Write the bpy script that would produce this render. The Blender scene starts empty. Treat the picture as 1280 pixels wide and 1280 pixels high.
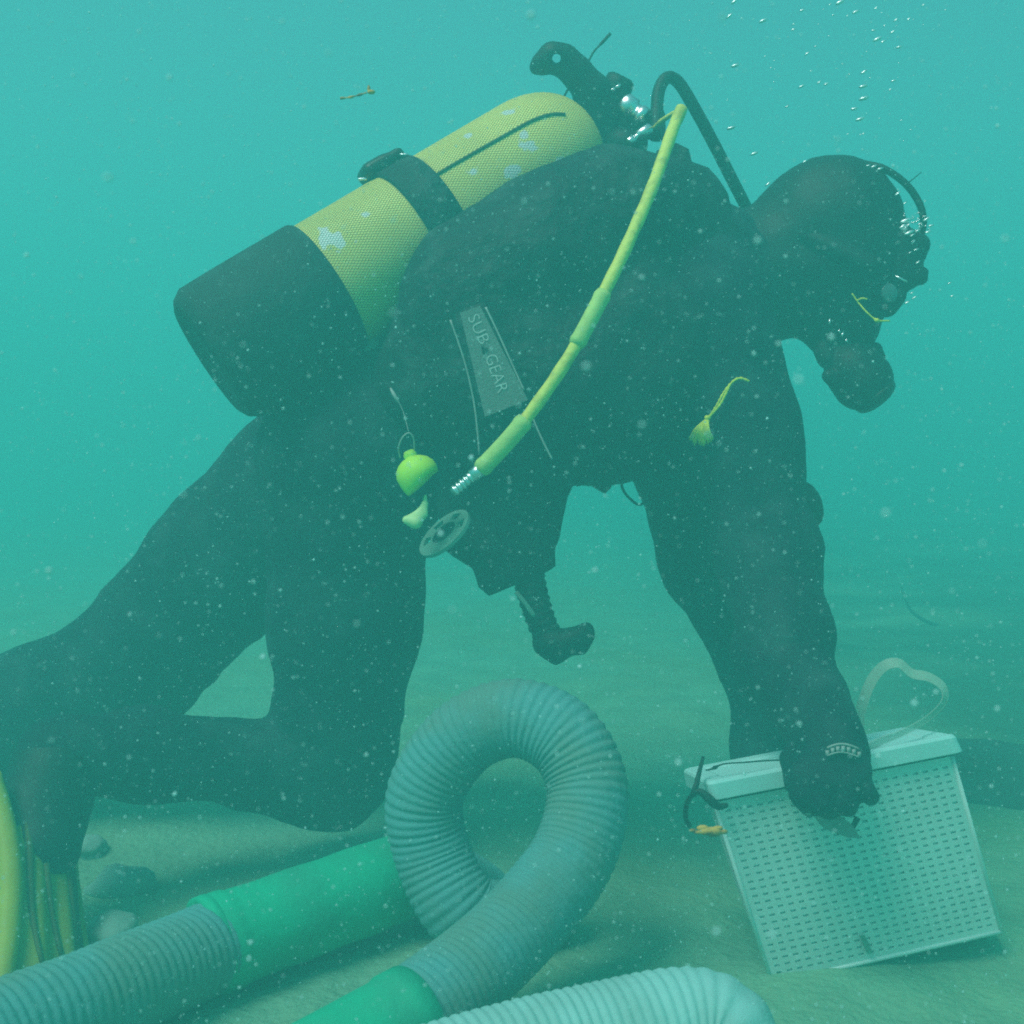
import bpy, bmesh, math, random
import numpy as np
from mathutils import Vector, Matrix
from mathutils.bvhtree import BVHTree

random.seed(7)
RNG = np.random.RandomState(7)
scene = bpy.context.scene
COL = scene.collection

# ------------------------------------------------------------------ camera
F = 1508.0            # focal length in photo pixels (1280 wide)
CAM_H = 0.62
PITCH = math.radians(-3.05)
cam_data = bpy.data.cameras.new("camera")
cam = bpy.data.objects.new("camera", cam_data)
COL.objects.link(cam)
cam_data.sensor_width = 36.0
cam_data.lens = 36.0 * F / 1280.0
cam_data.clip_start = 0.02
cam_data.clip_end = 300
cam.location = (0, 0, CAM_H)
cam.rotation_euler = (math.radians(90) + PITCH, 0, 0)
cam_data.dof.use_dof = True
cam_data.dof.focus_distance = 1.62
cam_data.dof.aperture_fstop = 11.0
scene.camera = cam
CM = Matrix.Translation(cam.location) @ cam.rotation_euler.to_matrix().to_4x4()

# ------------------------------------------------------------------ sky, sun, exposure
SUN_EL = math.radians(57)
SUN_AZ = math.radians(-132)      # direction the light comes from, measured from +Y towards +X
world = bpy.data.worlds.new("World")
scene.world = world
world.use_nodes = True
wn = world.node_tree
wn.nodes.clear()
sky = wn.nodes.new("ShaderNodeTexSky")
sky.sky_type = 'NISHITA'
sky.sun_disc = False
sky.sun_elevation = SUN_EL
sky.sun_rotation = SUN_AZ
bg = wn.nodes.new("ShaderNodeBackground")
bg.inputs[1].default_value = 0.10
wo = wn.nodes.new("ShaderNodeOutputWorld")
wn.links.new(sky.outputs[0], bg.inputs[0])
wn.links.new(bg.outputs[0], wo.inputs[0])

sun_data = bpy.data.lights.new("sun", 'SUN')
sun_data.energy = 5.0
sun_data.angle = math.radians(28)
sun_data.color = (1.0, 0.96, 0.88)
sun = bpy.data.objects.new("sun", sun_data)
COL.objects.link(sun)
sd = Vector((math.sin(SUN_AZ) * math.cos(SUN_EL), math.cos(SUN_AZ) * math.cos(SUN_EL), math.sin(SUN_EL)))
sun.rotation_euler = sd.to_track_quat('Z', 'Y').to_euler()
sun.location = sd * 30

scene.view_settings.view_transform = 'Standard'
scene.view_settings.look = 'None'
scene.view_settings.exposure = 0.09
scene.view_settings.gamma = 1.0
scene.view_settings.use_curve_mapping = False
scene.render.engine = 'CYCLES'
cy = scene.cycles
cy.max_bounces = 8
cy.diffuse_bounces = 2
cy.glossy_bounces = 2
cy.transmission_bounces = 4
cy.volume_bounces = 4
cy.transparent_max_bounces = 6
cy.use_denoising = False
cy.filter_width = 1.9
cy.caustics_reflective = False
cy.caustics_refractive = False

# ------------------------------------------------------------------ coordinates
def P(px, py, d):
    """world point seen at photo pixel (px, py), d metres in front of the camera"""
    return CM @ Vector(((px - 640.0) * d / F, -(py - 640.0) * d / F, -d))

def PX(n, d):
    return n * d / F

RIGHT = (CM.to_3x3() @ Vector((1, 0, 0))).normalized()
UP = (CM.to_3x3() @ Vector((0, 1, 0))).normalized()
AWAY = (CM.to_3x3() @ Vector((0, 0, -1))).normalized()

# ------------------------------------------------------------------ noise
_LAT = np.random.RandomState(3).rand(64, 64, 64).astype(np.float32)
def vnoise(p):
    i = np.floor(p).astype(np.int64)
    f = (p - i).astype(np.float32)
    f = f * f * (3 - 2 * f)
    i &= 63
    j = (i + 1) & 63
    def L(a, b, c):
        return _LAT[a, b, c]
    x0, y0, z0 = i[..., 0], i[..., 1], i[..., 2]
    x1, y1, z1 = j[..., 0], j[..., 1], j[..., 2]
    fx, fy, fz = f[..., 0], f[..., 1], f[..., 2]
    a = L(x0, y0, z0) * (1 - fx) + L(x1, y0, z0) * fx
    b = L(x0, y1, z0) * (1 - fx) + L(x1, y1, z0) * fx
    c = L(x0, y0, z1) * (1 - fx) + L(x1, y0, z1) * fx
    d = L(x0, y1, z1) * (1 - fx) + L(x1, y1, z1) * fx
    return ((a * (1 - fy) + b * fy) * (1 - fz) + (c * (1 - fy) + d * fy) * fz) - 0.5

def fbm(p, octaves=3):
    v = 0.0
    a = 1.0
    for _ in range(octaves):
        v = v + a * vnoise(p)
        p = p * 2.03 + 11.7
        a *= 0.5
    return v

# ------------------------------------------------------------------ materials
def mat(name, col, rough=0.7, var=0.25, scale=12.0, bump=0.0, bscale=60.0, metallic=0.0, spec=0.3,
        col2=None, mix_lo=0.45, mix_hi=0.65, transmission=0.0, alpha=1.0):
    m = bpy.data.materials.new(name)
    m.use_nodes = True
    nt = m.node_tree
    b = nt.nodes["Principled BSDF"]
    b.inputs["Roughness"].default_value = rough
    b.inputs["Metallic"].default_value = metallic
    b.inputs["Specular IOR Level"].default_value = spec
    b.inputs["Transmission Weight"].default_value = transmission
    b.inputs["Alpha"].default_value = alpha
    tc = nt.nodes.new("ShaderNodeTexCoord")
    n = nt.nodes.new("ShaderNodeTexNoise")
    n.inputs["Scale"].default_value = scale
    n.inputs["Detail"].default_value = 5
    nt.links.new(tc.outputs["Object"], n.inputs["Vector"])
    r = nt.nodes.new("ShaderNodeValToRGB")
    c2 = col2 if col2 else tuple(c * (1 - var) for c in col)
    r.color_ramp.elements[0].position = mix_lo if col2 else 0.3
    r.color_ramp.elements[1].position = mix_hi if col2 else 0.7
    r.color_ramp.elements[0].color = (*col, 1)
    r.color_ramp.elements[1].color = (*c2, 1)
    nt.links.new(n.outputs["Fac"], r.inputs["Fac"])
    nt.links.new(r.outputs["Color"], b.inputs["Base Color"])
    if bump > 0:
        n2 = nt.nodes.new("ShaderNodeTexNoise")
        n2.inputs["Scale"].default_value = bscale
        n2.inputs["Detail"].default_value = 3
        nt.links.new(tc.outputs["Object"], n2.inputs["Vector"])
        bp = nt.nodes.new("ShaderNodeBump")
        bp.inputs["Strength"].default_value = bump
        bp.inputs["Distance"].default_value = 0.01
        nt.links.new(n2.outputs["Fac"], bp.inputs["Height"])
        nt.links.new(bp.outputs["Normal"], b.inputs["Normal"])
    return m

M = {}
M['suit'] = mat("neoprene", (0.006, 0.013, 0.026), 0.75, 0.5, 16, 0.7, 35, spec=0.2, col2=(0.034, 0.060, 0.070), mix_lo=0.46, mix_hi=0.78)
M['vest'] = mat("vest_nylon", (0.008, 0.012, 0.018), 0.7, 0.5, 22, 0.8, 50, spec=0.25, col2=(0.040, 0.060, 0.062), mix_lo=0.48, mix_hi=0.80)
M['rubber'] = mat("black_rubber", (0.008, 0.014, 0.018), 0.6, 0.4, 20, 0.1, 90, spec=0.3)
M['boot'] = mat("tank_boot_rubber", (0.018, 0.030, 0.034), 0.75, 0.4, 18, 0.4, 40, spec=0.25, col2=(0.045, 0.075, 0.078), mix_lo=0.5, mix_hi=0.8)
M['plastic_black'] = mat("black_plastic", (0.018, 0.018, 0.02), 0.4, 0.3, 20)
M['chrome'] = mat("chromed_brass", (0.92, 0.93, 0.94), 0.33, 0.1, 30, metallic=1.0)
M['skin'] = mat("skin", (0.42, 0.26, 0.19), 0.6, 0.2, 20)
M['hose_yellow'] = mat("yellow_hose", (0.78, 0.78, 0.12), 0.55, 0.35, 40, 0.15, 120, col2=(0.36, 0.36, 0.05), mix_lo=0.5, mix_hi=0.75)
M['sleeve_yellow'] = mat("yellow_sleeve", (0.60, 0.80, 0.20), 0.6, 0.25, 40, 0.15, 100)
M['neon'] = mat("neon_yellow_silicone", (0.62, 1.0, 0.03), 0.5, 0.12, 20)
M['neon_pale'] = mat("pale_yellow_silicone", (0.66, 0.85, 0.36), 0.45, 0.12, 20)
M['cord_yellow'] = mat("yellow_cord", (0.88, 0.90, 0.05), 0.8, 0.3, 200)
M['disc'] = mat("grey_green_plastic", (0.17, 0.34, 0.27), 0.6, 0.25, 40)
M['panel'] = mat("grey_panel_fabric", (0.19, 0.22, 0.21), 0.8, 0.2, 60, 0.2, 300)
M['print'] = mat("pale_grey_print", (0.62, 0.68, 0.66), 0.6, 0.2, 60)
M['piping'] = mat("grey_piping", (0.42, 0.46, 0.44), 0.7, 0.35, 30)
M['hose_grey'] = mat("grey_corrugated_hose", (0.12, 0.34, 0.34), 0.8, 0.35, 10, 0.3, 50, col2=(0.14, 0.28, 0.24), mix_lo=0.42, mix_hi=0.62)
M['hose_lit'] = mat("lit_corrugated_hose", (0.36, 0.64, 0.62), 0.65, 0.2, 12, 0.2, 60, col2=(0.28, 0.48, 0.45), mix_lo=0.45, mix_hi=0.7)  # paler hose colour, painted in for the closer and better lit hose
M['green'] = mat("green_sleeve_plastic", (0.012, 0.50, 0.27), 0.65, 0.25, 14, 0.25, 40, col2=(0.03, 0.38, 0.22), mix_lo=0.4, mix_hi=0.7)
M['basket'] = mat("white_basket_plastic", (0.76, 0.93, 0.89), 0.55, 0.14, 9, 0.05, 60)
M['lid'] = mat("white_lid_plastic", (0.52, 0.88, 0.84), 0.5, 0.12, 9, 0.05, 60)
M['strap_clear'] = mat("translucent_strap", (0.50, 0.66, 0.52), 0.45, 0.15, 20, alpha=0.45)
M['blade'] = mat("dull_steel_blade", (0.34, 0.36, 0.35), 0.45, 0.3, 20, metallic=0.2)
M['tan'] = mat("tan_tip", (0.35, 0.22, 0.10), 0.8, 0.3, 40)
M['cable'] = mat("black_cable", (0.012, 0.013, 0.015), 0.6, 0.3, 40)
M['fin'] = mat("yellow_fin_rubber", (0.50, 0.52, 0.03), 0.55, 0.25, 14, 0.1, 60)
M['fin_shaded'] = mat("shaded_fin_yellow", (0.36, 0.42, 0.04), 0.6, 0.35, 14, 0.1, 60)  # fin yellow darkened to paint the shade on blade and far rail
M['fin_rib'] = mat("dark_fin_rib", (0.10, 0.12, 0.02), 0.6, 0.35, 14)
M['stone'] = mat("pale_stone", (0.30, 0.48, 0.40), 0.9, 0.35, 14, 0.5, 40)
M['mound'] = mat("dark_shadow_weed", (0.06, 0.11, 0.09), 0.95, 0.3, 6, 0.8, 20)  # dark tone of the mound that stands in for shadow, shared with the weed
M['debris'] = mat("orange_debris", (0.75, 0.42, 0.08), 0.8, 0.5, 90, col2=(0.20, 0.12, 0.05))
M['snow'] = mat("marine_snow", (0.55, 0.88, 0.86), 0.9, 0.2, 9)
M['bubble'] = mat("silver_bubble", (0.98, 0.99, 0.99), 0.42, 0.05, 9, metallic=1.0)
M['glass'] = mat("mask_glass", (0.10, 0.12, 0.12), 0.08, 0.1, 9, spec=0.6)
M['reflection'] = mat("mask_reflection", (0.10, 0.17, 0.17), 0.2, 0.2, 20, spec=0.6)  # glass tone lightened to stand for a reflection
M['logo'] = mat("white_logo_print", (0.42, 0.44, 0.42), 0.7, 0.3, 120)
M['net_dark'] = mat("dark_seam_cord", (0.10, 0.11, 0.03), 0.8, 0.3, 40)

def sand_material():
    m = bpy.data.materials.new("sand")
    m.use_nodes = True
    nt = m.node_tree
    b = nt.nodes["Principled BSDF"]
    b.inputs["Roughness"].default_value = 0.95
    b.inputs["Specular IOR Level"].default_value = 0.1
    tc = nt.nodes.new("ShaderNodeTexCoord")
    def noise(s, d=6):
        n = nt.nodes.new("ShaderNodeTexNoise")
        n.inputs["Scale"].default_value = s
        n.inputs["Detail"].default_value = d
        nt.links.new(tc.outputs["Object"], n.inputs["Vector"])
        return n
    n1, n2, n3 = noise(1.6, 6), noise(9, 5), noise(70, 2)
    r1 = nt.nodes.new("ShaderNodeValToRGB")
    r1.color_ramp.elements[0].position = 0.36
    r1.color_ramp.elements[1].position = 0.66
    r1.color_ramp.elements[0].color = (0.22, 0.47, 0.32, 1)
    r1.color_ramp.elements[1].color = (0.24, 0.40, 0.22, 1)
    nt.links.new(n1.outputs["Fac"], r1.inputs["Fac"])
    r2 = nt.nodes.new("ShaderNodeValToRGB")
    r2.color_ramp.elements[0].position = 0.35
    r2.color_ramp.elements[1].position = 0.7
    r2.color_ramp.elements[0].color = (0.78, 0.78, 0.78, 1)
    r2.color_ramp.elements[1].color = (1.08, 1.07, 1.03, 1)
    nt.links.new(n2.outputs["Fac"], r2.inputs["Fac"])
    mx = nt.nodes.new("ShaderNodeMix")
    mx.data_type = 'RGBA'
    mx.blend_type = 'MULTIPLY'
    mx.inputs[0].default_value = 0.8
    nt.links.new(r1.outputs["Color"], mx.inputs[6])
    nt.links.new(r2.outputs["Color"], mx.inputs[7])
    # darker weedy ground off to the right
    sx = nt.nodes.new("ShaderNodeSeparateXYZ")
    nt.links.new(tc.outputs["Object"], sx.inputs[0])
    def rng(sock, a, b_):
        r = nt.nodes.new("ShaderNodeMapRange")
        r.inputs["From Min"].default_value = a
        r.inputs["From Max"].default_value = b_
        nt.links.new(sock, r.inputs["Value"])
        return r.outputs[0]
    n4 = noise(1.1, 5)
    def mul(a, b_):
        k = nt.nodes.new("ShaderNodeMath"); k.operation = 'MULTIPLY'
        nt.links.new(a, k.inputs[0]); nt.links.new(b_, k.inputs[1])
        return k.outputs[0]
    weed = mul(mul(rng(sx.outputs[0], 0.45, 1.1), rng(sx.outputs[1], 1.9, 2.4)), rng(n4.outputs["Fac"], 0.38, 0.56))
    mw = nt.nodes.new("ShaderNodeMix"); mw.data_type = 'RGBA'
    nt.links.new(weed, mw.inputs[0])
    nt.links.new(mx.outputs[2], mw.inputs[6])
    mw.inputs[7].default_value = (0.07, 0.15, 0.09, 1)
    nt.links.new(mw.outputs[2], b.inputs["Base Color"])
    ad = nt.nodes.new("ShaderNodeMath")
    ad.operation = 'ADD'
    nt.links.new(n2.outputs["Fac"], ad.inputs[0])
    nt.links.new(n3.outputs["Fac"], ad.inputs[1])
    bp = nt.nodes.new("ShaderNodeBump")
    bp.inputs["Strength"].default_value = 0.45
    bp.inputs["Distance"].default_value = 0.02
    nt.links.new(ad.outputs[0], bp.inputs["Height"])
    nt.links.new(bp.outputs["Normal"], b.inputs["Normal"])
    return m
M['sand'] = sand_material()

# ------------------------------------------------------------------ object helpers
def finish(o, label=None, cat=None, group=None, kind=None):
    if label: o["label"] = label
    if cat: o["category"] = cat
    if group: o["group"] = group
    if kind: o["kind"] = kind
    return o

def mesh_obj(name, verts, faces, material, parent=None, smooth=True):
    me = bpy.data.meshes.new(name)
    me.from_pydata([tuple(v) for v in verts], [], [tuple(int(i) for i in f) for f in faces])
    me.validate()
    me.update()
    if material is not None:
        me.materials.append(material)
    if smooth:
        me.polygons.foreach_set("use_smooth", [True] * len(me.polygons))
    o = bpy.data.objects.new(name, me)
    COL.objects.link(o)
    if parent is not None:
        o.parent = parent
        o.matrix_parent_inverse = parent.matrix_world.inverted()
    return o

def empty(name, loc):
    o = bpy.data.objects.new(name, None)
    o.empty_display_size = 0.1
    o.location = loc
    o.matrix_world = Matrix.Translation(loc)
    COL.objects.link(o)
    return o

class MB:
    """collects shapes into one mesh"""
    def __init__(self):
        self.v, self.f = [], []
    def add(self, v, f):
        k = len(self.v)
        self.v += [Vector(p) for p in v]
        self.f += [tuple(i + k for i in q) for q in f]
        return self
    def build(self, name, material, parent=None, smooth=True):
        return mesh_obj(name, self.v, self.f, material, parent, smooth)

def spline(pts, n):
    """Catmull-Rom through pts (list of tuples of any length), resampled to n evenly spaced points"""
    p = np.array(pts, float)
    p = np.vstack([2 * p[0] - p[1], p, 2 * p[-1] - p[-2]])
    out = []
    for i in range(1, len(p) - 2):
        t = np.linspace(0, 1, 40, endpoint=False)[:, None]
        a, b, c, d = p[i - 1], p[i], p[i + 1], p[i + 2]
        out.append(0.5 * ((2 * b) + (c - a) * t + (2 * a - 5 * b + 4 * c - d) * t ** 2 + (3 * b - a - 3 * c + d) * t ** 3))
    out.append(p[-2:-1])
    q = np.vstack(out)
    s = np.concatenate([[0], np.cumsum(np.linalg.norm(np.diff(q[:, :3], axis=0), axis=1))])
    u = np.linspace(0, s[-1], n)
    return np.stack([np.interp(u, s, q[:, k]) for k in range(q.shape[1])], 1), s[-1]

def frames(pts):
    t = np.gradient(pts, axis=0)
    t /= np.linalg.norm(t, axis=1)[:, None]
    up = Vector((0.3, 0.2, 1)).normalized()
    n0 = Vector(t[0]).cross(up).normalized()
    N, B = [], []
    n = n0
    for k in range(len(pts)):
        tv = Vector(t[k])
        n = (n - tv * n.dot(tv)).normalized()
        N.append(n.copy())
        B.append(tv.cross(n).normalized())
    return t, N, B

def tube(mb, pts, radii, sides=16, caps=True):
    pts = np.array([tuple(p) for p in pts], float)
    if np.isscalar(radii):
        radii = [radii] * len(pts)
    t, N, B = frames(pts)
    v, f = [], []
    for k in range(len(pts)):
        c = Vector(pts[k])
        for s in range(sides):
            a = 2 * math.pi * s / sides
            v.append(c + (N[k] * math.cos(a) + B[k] * math.sin(a)) * radii[k])
    for k in range(len(pts) - 1):
        for s in range(sides):
            s2 = (s + 1) % sides
            f.append((k * sides + s, k * sides + s2, (k + 1) * sides + s2, (k + 1) * sides + s))
    if caps:
        f.append(tuple(reversed(range(sides))))
        f.append(tuple((len(pts) - 1) * sides + s for s in range(sides)))
    return mb.add(v, f)

def path(pxd, n=40):
    """photo path [(px,py,d)...] to evenly sampled world points"""
    w = [tuple(P(*p)) for p in pxd]
    q, L = spline(w, n)
    return q, L

def ribbed_hose(name, wpts, radius, pitch, depth, material, parent=None, sides=26, per=6, helical=False):
    q, L = spline([tuple(p) for p in wpts], 200)
    n = int(L / pitch) * per
    q, L = spline([tuple(p) for p in wpts], n)
    t_ = np.linspace(0, L, n)
    for c in range(3):
        q[:, c] += 0.004 * fbm(np.stack([t_ * 7, t_ * 0 + c * 9.1 + radius * 999, t_ * 0 + 2.2], -1), 2)
    jit = 0.9 * fbm(np.stack([t_ * 22, t_ * 0 + 3.3, t_ * 0 + 8.8], -1), 2)
    amp = 1 + 0.9 * fbm(np.stack([t_ * 60, t_ * 0 + 1.3, t_ * 0 + 4.8], -1), 2)
    wob = 1 + 0.05 * fbm(np.stack([t_ * 9, t_ * 0 + 6.3, t_ * 0 + 1.8], -1), 2)
    r = []
    for k in range(n):
        w = 0.5 - 0.5 * math.cos(2 * math.pi * (k / per) + jit[k])
        r.append(radius * wob[k] - depth * amp[k] * (1 - w ** 0.6))
    mb = MB()
    tube(mb, q, r, sides)
    return mb.build(name, material, parent)

def lathe(mb, origin, axis, prof, sides=28, squash=None):
    """prof: list of (distance along axis, radius)"""
    axis = Vector(axis).normalized()
    n = axis.orthogonal().normalized()
    b = axis.cross(n)
    v, f = [], []
    for (h, r) in prof:
        for s in range(sides):
            a = 2 * math.pi * s / sides
            v.append(Vector(origin) + axis * h + (n * math.cos(a) + b * math.sin(a)) * r)
    for k in range(len(prof) - 1):
        for s in range(sides):
            s2 = (s + 1) % sides
            f.append((k * sides + s, k * sides + s2, (k + 1) * sides + s2, (k + 1) * sides + s))
    f.append(tuple(reversed(range(sides))))
    f.append(tuple((len(prof) - 1) * sides + s for s in range(sides)))
    return mb.add(v, f)

def prism(mb, poly, thick, direction, round_=0.0):
    """poly: list of world points (planar outline); extruded along direction with chamfered rims"""
    d = Vector(direction).normalized()
    c = sum((Vector(p) for p in poly), Vector()) / len(poly)
    rings = []
    if round_ > 0:
        rings.append((0.0, round_))
        rings.append((round_ * 0.4, round_ * 0.35))
        rings.append((round_, 0.0))
        rings.append((thick - round_, 0.0))
        rings.append((thick - round_ * 0.4, round_ * 0.35))
        rings.append((thick, round_))
    else:
        rings = [(0, 0), (thick, 0)]
    v, f = [], []
    n = len(poly)
    for (h, ins) in rings:
        for p in poly:
            p = Vector(p)
            q = c - p
            q = q - d * q.dot(d)
            v.append(p + (q.normalized() * ins if q.length > 1e-6 else Vector()) + d * h)
    for k in range(len(rings) - 1):
        for s in range(n):
            s2 = (s + 1) % n
            f.append((k * n + s, k * n + s2, (k + 1) * n + s2, (k + 1) * n + s))
    f.append(tuple(reversed(range(n))))
    f.append(tuple((len(rings) - 1) * n + s for s in range(n)))
    return mb.add(v, f)

def box(mb, o, u, v, w):
    o, u, v, w = Vector(o), Vector(u), Vector(v), Vector(w)
    vs = [o, o + u, o + u + v, o + v, o + w, o + u + w, o + u + v + w, o + v + w]
    return mb.add(vs, [(0, 3, 2, 1), (4, 5, 6, 7), (0, 1, 5, 4), (1, 2, 6, 5), (2, 3, 7, 6), (3, 0, 4, 7)])

def ellipsoid(mb, c, ax, ay, az, seg=20, rings=12):
    c, ax, ay, az = Vector(c), Vector(ax), Vector(ay), Vector(az)
    v, f = [c + az], []
    for i in range(1, rings):
        th = math.pi * i / rings
        for s in range(seg):
            a = 2 * math.pi * s / seg
            v.append(c + az * math.cos(th) + (ax * math.cos(a) + ay * math.sin(a)) * math.sin(th))
    v.append(c - az)
    for s in range(seg):
        f.append((0, 1 + s, 1 + (s + 1) % seg))
        for i in range(rings - 2):
            a, b = 1 + i * seg + s, 1 + i * seg + (s + 1) % seg
            f.append((a, a + seg, b + seg, b))
        k = 1 + (rings - 2) * seg
        f.append((len(v) - 1, k + (s + 1) % seg, k + s))
    return mb.add(v, f)

def ribbon(mb, pts, widths, wdir, thick):
    """flat strap following pts, width along wdir, with thickness"""
    pts = np.array([tuple(p) for p in pts], float)
    if np.isscalar(widths):
        widths = [widths] * len(pts)
    t = np.gradient(pts, axis=0)
    v, f = [], []
    for k in range(len(pts)):
        tv = Vector(t[k]).normalized()
        wd = Vector(wdir[k]) if isinstance(wdir, list) else Vector(wdir)
        wv = (wd - tv * wd.dot(tv)).normalized()
        nv = tv.cross(wv).normalized()
        c = Vector(pts[k])
        for (a, b) in ((-1, -1), (1, -1), (1, 1), (-1, 1)):
            v.append(c + wv * a * widths[k] * 0.5 + nv * b * thick * 0.5)
    for k in range(len(pts) - 1):
        for s in range(4):
            s2 = (s + 1) % 4
            f.append((k * 4 + s, k * 4 + s2, k * 4 + 4 + s2, k * 4 + 4 + s))
    f.append((3, 2, 1, 0))
    e = (len(pts) - 1) * 4
    f.append((e, e + 1, e + 2, e + 3))
    return mb.add(v, f)

# ------------------------------------------------------------------ smooth-union solids
class Solid:
    def __init__(self, k=0.03):
        self.items, self.k = [], k
        self.lo, self.hi = np.full(3, 1e9), np.full(3, -1e9)
    def _grow(self, p, r):
        self.lo = np.minimum(self.lo, np.array(p) - r)
        self.hi = np.maximum(self.hi, np.array(p) + r)
    def cap(self, a, b, ra, rb, k=None, squash=None, sub=False):
        """round cone from a to b; squash=(direction, factor) thickens it along a direction"""
        a, b = np.array(tuple(a)), np.array(tuple(b))
        if not sub:
            m = 1.0 if squash is None else max(1, squash[1])
            self._grow(a, ra * m); self._grow(b, rb * m)
        self.items.append(('c', a, b, ra, rb, k, squash, sub))
        return self
    def pc(self, a, b, ra, rb, **kw):
        """the same with photo points (px,py,d) and radii in photo pixels"""
        return self.cap(P(*a), P(*b), PX(ra, a[2]), PX(rb, b[2]), **kw)
    def chain(self, pts, **kw):
        """pts: (px,py,d,radius px)"""
        for a, b in zip(pts[:-1], pts[1:]):
            self.pc(a[:3], b[:3], a[3], b[3], **kw)
        return self
    def rbox(self, c, u, v, w, r, k=None, sub=False):
        """rounded box with centre c and half-axis vectors u, v, w"""
        c = np.array(tuple(c))
        A = [np.array(tuple(x)) for x in (u, v, w)]
        L = [np.linalg.norm(x) for x in A]
        if not sub:
            self._grow(c, sum(L))
        self.items.append(('b', c, [x / l for x, l in zip(A, L)], L, r, k, None, sub))
        return self
    def value(self, p):
        d = None
        for it in self.items:
            if it[0] == 'c':
                _, a, b, ra, rb, k, sq, sub = it
                q = p
                if sq is not None:
                    n = np.array(tuple(Vector(sq[0]).normalized()))
                    s = 1 - 1 / sq[1]
                    q = p - ((p - a) @ n)[..., None] * n * s
                ab = b - a
                t = np.clip(((q - a) @ ab) / max(ab @ ab, 1e-12), 0, 1)
                e = np.linalg.norm(q - a - t[..., None] * ab, axis=-1) - (ra + (rb - ra) * t)
            else:
                _, c, A, L, r, k, _, sub = it
                q = p - c
                y = np.stack([np.abs(q @ A[i]) - (L[i] - r) for i in range(3)], -1)
                e = np.linalg.norm(np.maximum(y, 0), axis=-1) + np.minimum(y.max(-1), 0) - r
            kk = self.k if k is None else k
            if d is None:
                d = e
            elif sub:
                d = np.maximum(d, -e)
            elif kk <= 0:
                d = np.minimum(d, e)
            else:
                h = np.clip(0.5 + 0.5 * (d - e) / kk, 0, 1)
                d = d + (e - d) * h - kk * h * (1 - h)
        return d
    def mesh(self, res=0.008, folds=None, clip=None):
        lo, hi = self.lo - 4 * res, self.hi + 4 * res
        if clip is not None:
            lo = np.maximum(lo, clip[0]); hi = np.minimum(hi, clip[1])
        n = np.ceil((hi - lo) / res).astype(int) + 1
        X = lo[0] + np.arange(n[0]) * res
        Y = lo[1] + np.arange(n[1]) * res
        Z = lo[2] + np.arange(n[2]) * res
        g = np.empty((n[0], n[1], n[2]), np.float32)
        for i in range(n[0]):
            yy, zz = np.meshgrid(Y, Z, indexing='ij')
            p = np.stack([np.full_like(yy, X[i]), yy, zz], -1)
            v = self.value(p)
            if folds is not None:
                v = v + folds(p)
            g[i] = v
        return surface_nets(g, lo, res)

def surface_nets(g, lo, res):
    s = g < 0
    c = [s[a:s.shape[0] - 1 + a, b:s.shape[1] - 1 + b, d:s.shape[2] - 1 + d] for a in (0, 1) for b in (0, 1) for d in (0, 1)]
    tot = sum(x.astype(np.int8) for x in c)
    act = (tot > 0) & (tot < 8)
    idx = np.full(act.shape, -1, np.int64)
    cells = np.argwhere(act)
    idx[act] = np.arange(len(cells))
    pos = np.zeros((len(cells), 3)); cnt = np.zeros(len(cells))
    corner = [(a, b, d) for a in (0, 1) for b in (0, 1) for d in (0, 1)]
    for i in range(8):
        for j in range(i + 1, 8):
            ci, cj = np.array(corner[i]), np.array(corner[j])
            if np.abs(ci - cj).sum() != 1:
                continue
            a = g[tuple((cells + ci).T)]; b = g[tuple((cells + cj).T)]
            m = (a < 0) != (b < 0)
            t = np.where(m, a / np.where(m, a - b, 1), 0)
            pos += np.where(m[:, None], ci + (cj - ci) * t[:, None], 0)
            cnt += m
    v = lo + (cells + pos / cnt[:, None]) * res
    faces = []
    for ax in range(3):
        a = [slice(None)] * 3; b = [slice(None)] * 3
        a[ax] = slice(0, -1); b[ax] = slice(1, None)
        s0, s1 = s[tuple(a)], s[tuple(b)]
        e = np.argwhere(s0 != s1)
        o1, o2 = (ax + 1) % 3, (ax + 2) % 3
        ok = (e[:, o1] > 0) & (e[:, o2] > 0) & (e[:, o1] < g.shape[o1] - 1) & (e[:, o2] < g.shape[o2] - 1)
        e = e[ok]
        d1 = np.zeros(3, int); d1[o1] = 1
        d2 = np.zeros(3, int); d2[o2] = 1
        q = np.stack([idx[tuple((e - d1 - d2).T)], idx[tuple((e - d2).T)], idx[tuple(e.T)], idx[tuple((e - d1).T)]], 1)
        flip = ~s[tuple(e.T)]
        q[flip] = q[flip][:, ::-1]
        faces.append(q)
    return v, np.vstack(faces)

def smooth_mesh(v, f, it=2, lam=0.5):
    e = np.vstack([f[:, [0, 1]], f[:, [1, 2]], f[:, [2, 3]], f[:, [3, 0]]])
    for _ in range(it):
        acc = np.zeros_like(v); cnt = np.zeros(len(v))
        for k in range(3):
            acc[:, k] = np.bincount(e[:, 0], v[e[:, 1], k], len(v)) + np.bincount(e[:, 1], v[e[:, 0], k], len(v))
        cnt = np.bincount(e[:, 0], minlength=len(v)) + np.bincount(e[:, 1], minlength=len(v))
        v = v + lam * (acc / np.maximum(cnt, 1)[:, None] - v)
    return v

def solid_obj(name, sol, material, parent=None, res=0.008, folds=None, clip=None, it=2):
    v, f = sol.mesh(res, folds, clip)
    v = smooth_mesh(v, f, it)
    return mesh_obj(name, v, f, material, parent)

def wrinkles(amp, sc, stretch=(1, 1, 1)):
    s = np.array(stretch)
    def fn(p):
        q = p * sc * s
        return amp * (np.abs(fbm(q, 3)) * 2 - 0.4) + 0.35 * amp * fbm(p * sc * 3.1, 2)
    return fn

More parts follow.
